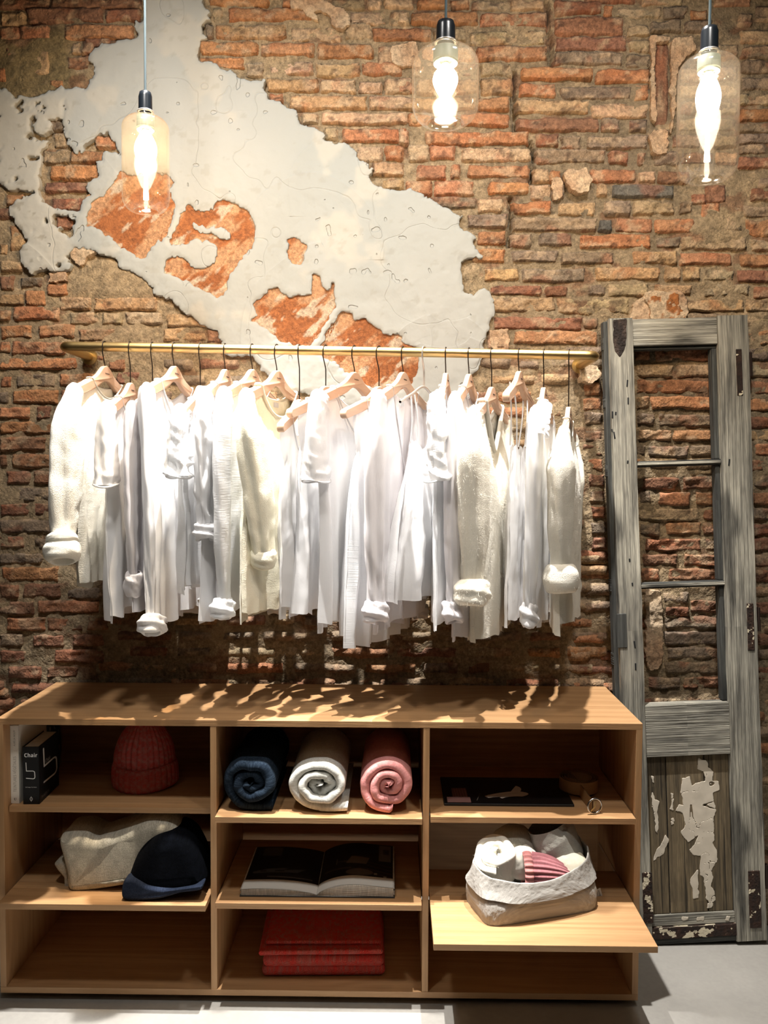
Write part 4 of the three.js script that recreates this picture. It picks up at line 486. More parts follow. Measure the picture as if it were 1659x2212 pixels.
{ // red ribbed beanie
  const q = aty(297, 1716, SU), c = V3(q.x, SU, q.z - 0.075); const t = thing('beanie', 'heathered red ribbed beanie with a turned up cuff in the top left compartment', 'hat', [c.x, c.y, c.z], 0.06);
  const rib = (th, a) => 1 + a * Math.pow(Math.abs(Math.sin(th * 15)), 0.7);
  const prof = [[0.078, 0.050], [0.0825, 0.085], [0.080, 0.115], [0.071, 0.145], [0.056, 0.17], [0.040, 0.19], [0.028, 0.207], [0.018, 0.219], [0.001, 0.222]]; const pc = new THREE.CatmullRomCurve3(prof.map(([r, y]) => V3(r, y, 0)));
  part('crown', gridGeo(240, 46, (a, b) => { const p = pc.getPoint(b), th = a * 6.28319, r = p.x * rib(th, 0.09) * (1 + 0.05 * noise(Math.cos(th) * 2 + 4, b * 3, Math.sin(th) * 2)); return [r * Math.cos(th), p.y + 0.004 * noise(th, b * 4), r * Math.sin(th) * 0.82, a * 2, b]; }, true), redKnit, t);
  const cp = [[0.070, 0.002], [0.086, 0.001], [0.094, 0.010], [0.0955, 0.035], [0.0935, 0.064], [0.088, 0.073], [0.080, 0.071], [0.074, 0.062]]; const cc = new THREE.CatmullRomCurve3(cp.map(([r, y]) => V3(r, y, 0)));
  part('cuff', gridGeo(240, 26, (a, b) => { const p = cc.getPoint(b), th = a * 6.28319, r = p.x * rib(th, 0.04) * (1 + 0.025 * noise(Math.cos(th) * 2 + 9, b, Math.sin(th) * 2)); return [r * Math.cos(th), p.y + 0.004 * Math.sin(th * 2 + 1), r * Math.sin(th) * 0.82, a * 2, b * 0.5]; }, true), redKnit, t);
}
// a rolled blanket lying along z, its spiral end towards the front
function rollGeo(turns, r0, pitch, th, len, tail, seed, squash, irr) {
  const N = Math.round(turns * 64), end = -Math.PI / 2, loop = []; const h = th / 2, e = h * 0.98;
  for (let k = 0; k <= 3; k++) loop.push([-h, -len + (len - e) * k / 3]); for (let k = 1; k < 8; k++) { const a = Math.PI - k / 8 * Math.PI; loop.push([h * Math.cos(a), -e + e * Math.sin(a)]); } for (let k = 3; k >= 0; k--) loop.push([h, -len + (len - e) * k / 3]);
  const T = N + (tail > 0 ? 14 : 0);
  return gridGeo(loop.length - 1, T, (a, b) => {
    const q = loop[Math.round(a * (loop.length - 1))], k = b * T; let x, y, nx, ny; const thick = 1 + 0.10 * noise(k * 0.11 + seed, 3) - (k < 10 ? 0.5 * (1 - k / 10) : 0);
    if (k <= N) { const th2 = end - (turns * 6.28319) * (1 - k / N), r = r0 + pitch * turns * (k / N) + irr * fbm(Math.cos(th2) * 1.3 + seed, Math.sin(th2) * 1.3, 2 + k / N, 2) * (1.2 - 0.6 * k / N); x = r * Math.cos(th2); y = r * Math.sin(th2); nx = Math.cos(th2); ny = Math.sin(th2); }
    else { const s = (k - N) / 14; const r = r0 + pitch * turns; x = s * tail; y = -r + 0.008 * s * s; nx = -0.1 * s; ny = -1; }
    const f = 1 - 0.002 * 0; const w = 0.004 * fbm(x * 30 + seed, y * 30, q[1] * 12 + 3, 3); x += nx * (q[0] * thick + w); y += ny * (q[0] * thick + w); y *= squash; return [x * f, y, q[1] + 0.012 * fbm(k * 0.05 + seed, 1) - 0.004 * Math.sin(k * 0.05), k * 0.01, q[1]];
  });
}
function roll(label, mat, u, v, z, rx, turns, pitch, th, tail, seed, squash, irr, group) {
  const r0 = rx - th / 2 - pitch * turns, p = aty(u, v, SU); const t = thing('rolled_blanket', label, 'blanket', [p.x, SU, z], 0, group);
  const g = rollGeo(turns, r0, pitch, th, 0.33, tail, seed, squash, irr); g.computeBoundingBox(); g.translate(0, -g.boundingBox.min.y, 0); part('roll', g, mat, t); return t;
}
roll('navy blue rolled wool blanket, the left and darkest of the three rolls', navyWool, 543, 1750, 0.452, 0.087, 2.35, 0.0285, 0.030, 0.062, 3, 0.90, 0.016);
roll('light grey rolled wool blanket between the navy roll and the pink roll', paleWool, 689, 1750, 0.455, 0.089, 2.7, 0.0265, 0.0265, 0.082, 8, 0.88, 0.014);
roll('pink rolled wool blanket with a fluffy edge, right of the light grey roll', pinkWool, 839, 1750, 0.455, 0.086, 2.75, 0.0262, 0.0262, 0.012, 14, 0.92, 0.008);
{ // dark magazine and the rolled belt
  const a = aty(960, 1742, SU), b = aty(1240, 1742, SU), zf = a.z - 0.004, zb = zf - 0.21, w = b.x - a.x;
  const t = thing('magazine', 'dark magazine lying flat with a pale hand on its cover, beside the rolled belt', 'magazine', [(a.x + b.x) / 2, SU, (zf + zb) / 2]);
  const g = new RoundedBoxGeometry(w, 0.007, 0.21, 2, 0.0015); g.translate(0, 0.0035, 0); part('page_block', g, std({ color: '#1b1a1a', roughness: 0.5 }), t);
  const cv = canvasTex(1024, 760, (c, W0, H0) => { c.fillStyle = '#0c0b0b'; c.fillRect(0, 0, W0, H0); c.fillStyle = '#7b5a52'; c.fillRect(70, 330, 120, 250); c.fillStyle = '#8f6a62'; c.fillRect(20, 590, 190, 150); c.strokeStyle = '#4c2822'; c.lineWidth = 5; for (let k = 0; k < 6; k++) { c.beginPath(); c.moveTo(20, 610 + k * 24); c.lineTo(210, 600 + k * 28); c.stroke(); c.beginPath(); c.moveTo(80 + k * 22, 330); c.lineTo(85 + k * 22, 580); c.stroke(); } c.fillStyle = '#3f3b39'; c.fillRect(120, 40, 360, 40); c.fillRect(520, 20, 160, 60); c.fillStyle = '#c9beb2'; c.beginPath(); c.moveTo(330, 560); c.quadraticCurveTo(420, 470, 560, 420); c.lineTo(620, 250); c.quadraticCurveTo(680, 300, 640, 420); c.quadraticCurveTo(760, 470, 640, 560); c.quadraticCurveTo(540, 540, 470, 620); c.lineTo(450, 600); c.quadraticCurveTo(500, 540, 360, 610); c.closePath(); c.fill(); c.strokeStyle = '#8d8177'; c.lineWidth = 7; c.beginPath(); c.moveTo(400, 570); c.quadraticCurveTo(500, 480, 640, 460); c.stroke(); c.strokeStyle = '#57514c'; c.beginPath(); c.moveTo(300, 480); c.lineTo(260, 680); c.stroke(); });
  const pg = new THREE.PlaneGeometry(w * 0.985, 0.205); pg.rotateX(-Math.PI / 2); pg.translate(0, 0.0073, 0); part('cover_print', pg, std({ map: cv, roughness: 0.35 }), t);
  const c = aty(1256, 1716, SU), bt = thing('belt', 'tan leather belt rolled into a coil with a round steel buckle', 'belt', [c.x, SU + 0.0075, c.z - 0.03]); const bh = 0.036, bT = 0.0032;
  const strip = (pts, th) => { const cu = new THREE.CatmullRomCurve3(pts.map(([x, z, y]) => V3(x, y ?? 0, z))); return gridGeo(4, 240, (q, s) => { const p = cu.getPoint(s), T = cu.getTangent(s), n = V3(T.z, 0, -T.x).normalize(); const k = [[-1, 0], [1, 0], [1, 1], [-1, 1], [-1, 0]][Math.round(q * 4)]; return [p.x + n.x * k[0] * th / 2, p.y + k[1] * bh, p.z + n.z * k[0] * th / 2]; }); };
  const pts = []; for (let k = 0; k <= 90; k++) { const a2 = Math.PI * 0.62 + k / 90 * 6.2832 * 3.35, r = 0.033 + 0.0255 * k / 90; pts.push([r * Math.cos(a2), r * Math.sin(a2)]); }
  const L = pts[pts.length - 1]; const e = aty(1280, 1757, SU); const ex = e.x - c.x, ez = e.z - (c.z - 0.03);
  const dir = [Math.cos(Math.PI * 0.62 + 6.2832 * 3.35 + Math.PI / 2), Math.sin(Math.PI * 0.62 + 6.2832 * 3.35 + Math.PI / 2)];
  for (let k = 1; k <= 24; k++) { const a2 = Math.PI * 0.62 + 6.2832 * 3.35 + k / 24 * 0.0; const s = k / 24; const mx = L[0] + dir[0] * 0.02, mz = L[1] + dir[1] * 0.02; pts.push([(1 - s) * (1 - s) * L[0] + 2 * s * (1 - s) * mx + s * s * ex, (1 - s) * (1 - s) * L[1] + 2 * s * (1 - s) * mz + s * s * ez, -0.0075 * smooth(0.3, 1, s)]); }
  part('strap', strip(pts, bT), leather, bt);
  const ring = new THREE.TorusGeometry(0.0205, 0.0027, 14, 48); ring.rotateY(0.25); ring.translate(ex + 0.004, -0.0075 + 0.0235, ez + 0.006); part('buckle', ring, chrome, bt);
  const pin = tube([[ex + 0.006, -0.0075 + 0.036, ez + 0.008], [ex + 0.002, -0.0075 + 0.022, ez + 0.011], [ex - 0.008, -0.0075 + 0.008, ez + 0.008]], 0.0019, 16, 8); part('buckle_pin', pin, brass, bt);
}
// a soft folded piece: an outline in its own plane, pillowed in depth
function softGeo(pts, depth, bevel, seed, amp) {
  const s = new THREE.Shape(); const c = new THREE.CatmullRomCurve3(pts.map(([x, y]) => V3(x, y, 0)), true, 'centripetal').getPoints(120); c.forEach((p, i) => i ? s.lineTo(p.x, p.y) : s.moveTo(p.x, p.y));
  let g = new THREE.ExtrudeGeometry(s, { depth: depth - 2 * bevel, steps: 6, bevelEnabled: true, bevelThickness: bevel, bevelSize: bevel * 0.8, bevelOffset: -bevel * 0.8, bevelSegments: 8 }); g.translate(0, 0, -(depth - 2 * bevel) - bevel); g.deleteAttribute('uv'); g.deleteAttribute('normal'); g = mergeVertices(g, 0.0004);
  const p = g.attributes.position, uv = []; for (let i = 0; i < p.count; i++) { const x = p.getX(i), y = p.getY(i), z = p.getZ(i); const n = amp * fbm(x * 14 + seed, y * 14, z * 14 + 5, 3); p.setXYZ(i, x + n, y + n * 0.7, z + n); uv.push(x * 2, y * 2 + z); } g.setAttribute('uv', new THREE.Float32BufferAttribute(uv, 2)); g.computeVertexNormals(); return g;
}
function outline(s, z, ox, oy) { return s.trim().split(/\s+/).map((q) => { const [u, v] = q.split(',').map(Number); const p = at(u, v, z); return [p.x - ox, p.y - oy]; }); }
{
  const q = aty(205, 1926, SM), z = q.z; const t = thing('folded_sweater', 'pale grey felted wool piece folded on the middle left shelf behind the navy hat', 'sweater', [q.x, SM, z]);
  part('fold', softGeo(outline('123,1818 130,1808 155,1803 180,1807 200,1818 220,1812 250,1802 290,1786 325,1774 365,1780 385,1800 392,1850 385,1898 300,1912 235,1924 150,1932 141,1922 138,1890 130,1850', z, q.x, SM), 0.16, 0.032, 4, 0.012), greyFelt, t);
  part('fold', softGeo(outline('115,1868 128,1860 142,1868 150,1910 144,1922 136,1900 120,1880', z - 0.03, q.x, SM), 0.08, 0.014, 9, 0.004).translate(0, 0, -0.03), greyFelt, t);
  const n = aty(340, 1943, SM), tn = thing('felt_hat', 'near black navy hat with a paler brim edge leaning on the folded grey wool', 'hat', [n.x, SM, n.z]);
  part('crown', softGeo(outline('268,1928 275,1890 290,1855 315,1826 345,1810 375,1807 400,1820 420,1850 434,1890 438,1918 380,1930 320,1938', n.z, n.x, SM), 0.17, 0.05, 12, 0.004), navyFelt, tn);
  part('brim', softGeo(outline('263,1938 268,1903 290,1902 320,1916 370,1922 410,1917 437,1913 435,1922 390,1930 345,1942 300,1946 270,1944', n.z + 0.012, n.x, SM), 0.05, 0.010, 15, 0.002).translate(0, 0, 0.014), navyBand, tn);
}
{ // open book
  const a = aty(517, 1938, SM), b = aty(853, 1940, SM), m = aty(684, 1939, SM), zf = (a.z + b.z) / 2, D0 = aty(560, 1836, SM).z; const d = Math.min(0.27, Math.max(0.2, zf - D0)); const t = thing('open_book', 'open picture book lying on the middle shelf with dark photographs across both pages', 'book', [m.x, SM, zf]);
  const wl = m.x - a.x, wr = b.x - m.x; const top = (x) => { const L = x < 0, s = Math.abs(x) / (L ? wl : wr); return (L ? 0.006 + 0.024 * Math.pow(Math.sin(Math.min(1, s * 1.15) * Math.PI * 0.5 + 0.0), 0.8) * (1 - 0.42 * s) : 0.006 + 0.042 * Math.pow(Math.sin(Math.min(1, s * 1.7) * Math.PI * 0.5), 0.75) * (1 - 0.50 * s)); };
  const cov = new RoundedBoxGeometry(wl + wr, 0.003, d, 2, 0.001); cov.translate((wr - wl) / 2, 0.0015, -d / 2); part('cover', cov, std({ color: '#2a2826', roughness: 0.5 }), t);
  const block = (L) => { const w = (L ? wl : wr) - 0.004, N = 30; const f = (x) => top(L ? -x : x); return gridGeo(N + 14, 14, (p, q) => { const i = Math.round(p * (N + 14)), zz = -0.003 - q * (d - 0.006); const sg = L ? -1 : 1; if (i <= N) { const x = w * i / N; return [sg * x, Math.max(0.0035, f(x)), zz]; } const k = (i - N) / 14; return [sg * (w - 0.0 + 0.003 * Math.sin(k * 9)), mix(f(w), 0.003, k), zz]; }); };
  const frontFace = (L) => { const w = (L ? wl : wr) - 0.004; return gridGeo(40, 18, (p, q) => { const x = w * p, y = mix(0.003, Math.max(0.0035, top(L ? -x : x)), q); return [(L ? -1 : 1) * x, y, -0.003 + 0.0008 * Math.sin(q * 40 + p * 6), y * 30, p]; }); };
  const backFace = (L) => frontFace(L).translate(0, 0, -(d - 0.006));
  for (const L of [true, false]) { const g = merged([block(L), frontFace(L), backFace(L)]); part('page_block', g, pageEdge, t); }
  const photo = (L) => canvasTex(700, 900, (c, w, h) => {
    c.fillStyle = '#dcdad2'; c.fillRect(0, 0, w, h); c.fillStyle = '#0e0d0e'; c.fillRect(0, 0, w, h * 0.80); const R = rng(L ? 3 : 4);
    if (L) { c.fillStyle = '#4b4a49'; c.fillRect(90, 30, 190, 180); c.fillStyle = '#50545c'; c.beginPath(); c.moveTo(40, 560); c.lineTo(180, 500); c.lineTo(390, 470); c.lineTo(340, 520); c.lineTo(560, 470); c.lineTo(480, 560); c.lineTo(60, 590); c.fill(); c.fillStyle = '#191a1d'; c.fillRect(120, 530, 60, 30); c.fillRect(260, 520, 90, 28); c.fillStyle = '#6b6e75'; c.fillRect(200, 650, 440, 20); c.fillStyle = '#23252a'; c.fillRect(300, 600, 380, 26); }
    else { c.fillStyle = '#6f6e6b'; c.fillRect(560, 20, 120, 360); c.fillStyle = '#3a3938'; c.fillRect(600, 110, 60, 110); c.strokeStyle = '#6f6a64'; c.lineWidth = 10; c.beginPath(); c.moveTo(150, 330); c.lineTo(150, 450); c.moveTo(150, 400); c.lineTo(280, 410); c.stroke(); c.fillStyle = '#6b6256'; c.beginPath(); c.moveTo(290, 300); c.lineTo(470, 330); c.lineTo(440, 470); c.lineTo(240, 450); c.fill(); c.fillStyle = '#5d5550'; c.beginPath(); c.ellipse(380, 640, 130, 70, 0, 0, 7); c.fill(); c.strokeStyle = '#574038'; for (let k = 0; k < 4; k++) { c.beginPath(); c.moveTo(450, 420 + k * 70); c.lineTo(690, 500 + k * 70); c.stroke(); } c.fillStyle = '#8a857c'; c.fillRect(520, 640, 30, 40); c.fillRect(610, 690, 30, 30); c.fillStyle = '#4d443e'; c.fillRect(40, 540, 260, 30); }
  });
  for (const L of [true, false]) { const w = (L ? wl : wr) - 0.006; const g = gridGeo(34, 10, (p, q) => { const x = mix(0.001, w, p); return [(L ? -1 : 1) * x, Math.max(0.0037, top(L ? -x : x)) + 0.0006, -0.0035 - (1 - q) * 0 - q * (d - 0.007), L ? 1 - p : p, q]; }); part('printed_page', g, std({ map: photo(L), roughness: 0.4, side: THREE.DoubleSide }), t); }
}
{ // folded red knit on the floor of the unit
  const a = aty(565, 2110, CB + TH), b = aty(832, 2112, CB + TH); const z = (a.z + b.z) / 2, w = b.x - a.x; const t = thing('folded_knit', 'red heathered knit blanket folded in layers in the bottom middle compartment', 'blanket', [(a.x + b.x) / 2, CB + TH, z], 0.03);
  const kt = tex(512, 256, (u, v) => { const st = 0.5 + 0.5 * Math.sin(u * 6.2832 * 64 + 2.2 * Math.abs(Math.sin(v * 6.2832 * 24))); const ch = hash(Math.floor(u * 26), Math.floor(v * 14), 5), n = tiled(u, v, 50, 30, 7, 3); const k = clamp(0.2 + 0.55 * ch * st + 0.5 * n); return [mix(0.82, 0.68, k), mix(0.20, 0.47, k), mix(0.16, 0.42, k)]; }, true, 2, 2);
  const km = std({ map: kt, bumpMap: tex(256, 256, (u, v) => 0.5 + 0.4 * Math.sin(u * 6.2832 * 32) * Math.sin(v * 6.2832 * 32) + 0.2 * tiled(u, v, 40, 40, 3, 3), false, 4, 4), bumpScale: 0.003, roughness: 1 });
  const layer = (x0, x1, y0, y1, z0, z1, s) => { const g = new RoundedBoxGeometry(x1 - x0, y1 - y0, z1 - z0, 10, (y1 - y0) * 0.47); g.translate((x0 + x1) / 2, (y0 + y1) / 2, (z0 + z1) / 2); const p = g.attributes.position, uv = g.attributes.uv; for (let i = 0; i < p.count; i++) { const x = p.getX(i), y = p.getY(i), zz = p.getZ(i); p.setXYZ(i, x + 0.004 * fbm(y * 30 + s, zz * 14), y + 0.004 * fbm(x * 14 + s, zz * 14, 0, 3), zz + 0.006 * fbm(x * 12 + s, y * 20, 0, 3)); uv.setXY(i, x * 1.6, y * 1.6 + zz * 1.6); } g.computeVertexNormals(); return g; };
part('layer', layer(-w / 2, w / 2, 0, 0.031, -0.28, 0, 1), km, t); part('layer', layer(-w / 2 + 0.003, w / 2 - 0.004, 0.027, 0.058, -0.28, -0.001, 5), km, t); part('layer', layer(-w / 2 - 0.012, w / 2 - 0.008, 0.055, 0.071, -0.285, -0.012, 9), km, t); part('layer', layer(-w / 2 + 0.006, w / 2 - 0.012, 0.068, 0.082, -0.29, -0.04, 13), km, t);
}
// ---------------------------------------------------------------- paper basket with rolled knits
{
  const A = aty(1053, 2006, SM), B = aty(1297, 1966, SM), C = aty(994, 1944, SM); const ax = B.clone().sub(A), bx = C.clone().sub(A); const mid = A.clone().addScaledVector(ax, 0.5).addScaledVector(bx, 0.5);
  const Lx = ax.length(), turn = Math.atan2(-ax.z, ax.x), Lz = 0.17; const X = ax.clone().normalize(), Zb = V3(-X.z, 0, X.x).multiplyScalar(-1); const toBack = Zb.dot(bx) > 0 ? Zb : Zb.negate(); const cen = A.clone().addScaledVector(ax, 0.5).addScaledVector(toBack, Lz / 2); cen.y = SM;
  const t = thing('paper_basket', 'grey washable paper bag basket with a folded down rim on the pulled out shelf', 'basket', [cen.x, SM, cen.z], turn);
  const hx = Lx / 2, hz = Lz / 2, H = 0.128; const sup = (th, n) => { const c = Math.cos(th), s = Math.sin(th); return [Math.sign(c) * Math.pow(Math.abs(c), 2 / n), Math.sign(s) * Math.pow(Math.abs(s), 2 / n)]; };
  const rimY = (th) => H - 0.014 * Math.sin(th) + 0.016 * Math.cos(th) + 0.010 * Math.cos(2 * th + 0.3) + 0.004 * noise(Math.cos(th) * 3, Math.sin(th) * 3);
  const wall = (th, s, off) => { const q = sup(th, mix(7, 2.6, smooth(0, 0.8, s))); const bulge = 1 + 0.05 * Math.sin(s * Math.PI) - 0.03 * s; let x = q[0] * hx * bulge, z = q[1] * hz * bulge * (1 + 0.06 * Math.sin(s * 3)); const n = 0.005 * Math.abs(fbm(Math.cos(th) * 3 + 2, s * 2, Math.sin(th) * 3 + 4, 3)) + 0.0008 * noise(th * 14, s * 12); const l = Math.hypot(x, z) || 1; x += x / l * (off - n); z += z / l * (off - n); const pinch = Math.exp(-Math.pow((th - 2.35) / 0.28, 2)) * 0.010 * s; return [x * (1 - pinch * 4), rimY(th) * s, z * (1 - pinch * 4)]; };
  const side = gridGeo(140, 26, (a, s) => { const p = wall(a * 6.28319, s, 0); p.push(a * 0.85, p[1] + 0.5); return p; }, true);
  const base = new THREE.ShapeGeometry(new THREE.Shape(Array.from({ length: 60 }, (_, k) => { const q = sup(k / 60 * 6.28319, 7); return V2(q[0] * hx * 0.99, q[1] * hz * 0.99); }))); base.rotateX(-Math.PI / 2); base.translate(0, 0.0015, 0);
  part('bag_body', merged([side, base]), paperBag, t);
  part('folded_rim', gridGeo(140, 14, (a, s) => { const th = a * 6.28319, k = s < 0.12 ? 0.5 - 0.5 * Math.cos(s / 0.12 * Math.PI) : 1; const y = s < 0.12 ? 1 + 0.02 * Math.sin(s / 0.12 * Math.PI) : mix(1, 0.58 + 0.03 * noise(Math.cos(th) * 2 + 5, Math.sin(th) * 2), (s - 0.12) / 0.88); const p = wall(th, Math.min(1, y), 0.004 * k + 0.007 * Math.max(0, s - 0.4)); p[1] = rimY(th) * y + 0.0012 * k; p.push(a * 0.85, p[1]); return p; }, true), paperBag, t);
  const tag = canvasTex(256, 128, (c, w, h) => { c.fillStyle = '#cfccc4'; c.fillRect(0, 0, w, h); c.fillStyle = '#3a3733'; c.font = 'bold 42px sans-serif'; c.textAlign = 'center'; c.fillText('UASHMAMA', w / 2, 66, 230); c.fillRect(40, 88, 176, 6); });
  const p0 = aty(1290, 1940, SM), loc = t.worldToLocal(at(1288, 1932, p0.z - 0.015)); const tg = new THREE.BoxGeometry(0.036, 0.018, 0.001); tg.rotateZ(1.25); const tp = new THREE.PlaneGeometry(0.0355, 0.0175); tp.rotateZ(-1.25); tp.translate(loc.x + 0.006, loc.y, loc.z + 0.006); tg.rotateZ(-2.5); tg.translate(loc.x + 0.006, loc.y, loc.z + 0.0052); const lt = part('sewn_label', tg, std({ color: '#cfccc4', roughness: 0.8 }), t); part('label_print', tp, std({ map: tag, roughness: 0.8 }), lt);
  t.updateMatrixWorld(true);
  const put = (name, label, cat, u, v, z) => { const p = at(u, v, z); return thing(name, label, cat, [p.x, p.y, p.z]); };
  const zc = cen.z;
  { const o = put('rolled_scarf', 'fluffy white scarf rolled into a spiral in the paper basket', 'scarf', 1072, 1838, zc + 0.02); const g = rollGeo(2.6, 0.006, 0.019, 0.020, 0.11, 0, 23, 1, 0.008); g.rotateX(-1.05); g.rotateY(-0.12); const m = part('roll', g, fluff, o); part('fuzz', fuzz([g], 2600, 0.007, 31), strandMat, o, { kind: 'stuff' }); }
  { const o = put('knit_hat', 'pink ribbed knit hat lying on its side in the front of the paper basket', 'hat', 1185, 1880, zc + 0.025); const rr = (a) => 1 + 0.05 * Math.cos(a * 22);
    part('crown', gridGeo(200, 40, (a, b) => { const th = a * 6.28319, k = b; const r = 0.052 * Math.pow(Math.max(0, 1 - Math.pow(k, 2.2)), 0.62) * rr(th) * (1 + 0.06 * noise(k * 4, Math.cos(th) * 2, Math.sin(th) * 2)); return [-0.055 + 0.125 * k, r * Math.cos(th) * 0.86 - 0.016 * k * k, r * Math.sin(th), k, a * 2]; }, true), std({ map: heather('#dd9a9f', '#cf8087', 157), bumpMap: fleeceBump, bumpScale: 0.004, roughness: 1, side: THREE.DoubleSide }), o);
    part('cuff', gridGeo(200, 20, (a, b) => { const th = a * 6.28319, s = b * Math.PI * 1.7 - 0.5; const r = (0.052 + 0.006 * Math.sin(s)) * rr(th); return [-0.056 + 0.012 * Math.cos(s) - 0.004, r * Math.cos(th) * 0.88, r * Math.sin(th), b, a * 2]; }, true), pinkWool, o); }
  const lump = (name, label, cat, u, v, z, r, sy, mat, seed, tx = 0) => { const o = put(name, label, cat, u, v, z); const g = gridGeo(70, 40, (a, b) => { const th = a * 6.28319, ph = b * Math.PI; const n = 1 + 0.14 * fbm(Math.cos(th) * Math.sin(ph) * 1.6 + seed, Math.cos(ph) * 1.6, Math.sin(th) * Math.sin(ph) * 1.6 + 3, 3); return [r * n * Math.sin(ph) * Math.cos(th), r * sy * n * Math.cos(ph), r * 0.9 * n * Math.sin(ph) * Math.sin(th), a * 2, b]; }, true); g.rotateZ(tx); part('knit', g, mat, o); return o; };
  lump('knit_hat', 'smooth cream hat behind the pink hat in the paper basket', 'hat', 1225, 1876, zc - 0.012, 0.058, 0.85, creamKnit, 3);
  lump('folded_scarf', 'white wool scarf end between the rolled scarf and the pink hat', 'scarf', 1130, 1862, zc - 0.005, 0.045, 1.1, fluff, 7);
  { const o = put('rolled_scarf', 'grey wool roll standing up at the back of the paper basket, seamed aslant', 'scarf', 1200, 1830, zc - 0.05); const g = gridGeo(60, 40, (a, b) => { const th = a * 6.28319; const r = 0.062 * (1 + 0.05 * Math.sin(th * 2 + b * 3) + 0.05 * fbm(Math.cos(th) * 2, b * 3, Math.sin(th) * 2 + 4)) * (1 - 0.10 * smooth(0.8, 1, b)) + 0.006 * smooth(0.46, 0.5, (b + a * 0.7) % 1); return [r * Math.cos(th), -0.12 + 0.19 * b, r * Math.sin(th) * 0.9, a * 2, b]; }, true); g.rotateZ(0.35); part('roll', g, std({ map: heather('#b9b6ac', '#a5a298', 163), bumpMap: fleeceBump, bumpScale: 0.003, roughness: 1, side: THREE.DoubleSide }), o); }
  lump('folded_knit', 'pale grey ribbed knit behind the rolled white scarf in the basket', 'scarf', 1110, 1830, zc - 0.06, 0.07, 0.9, greyFelt, 11);
}
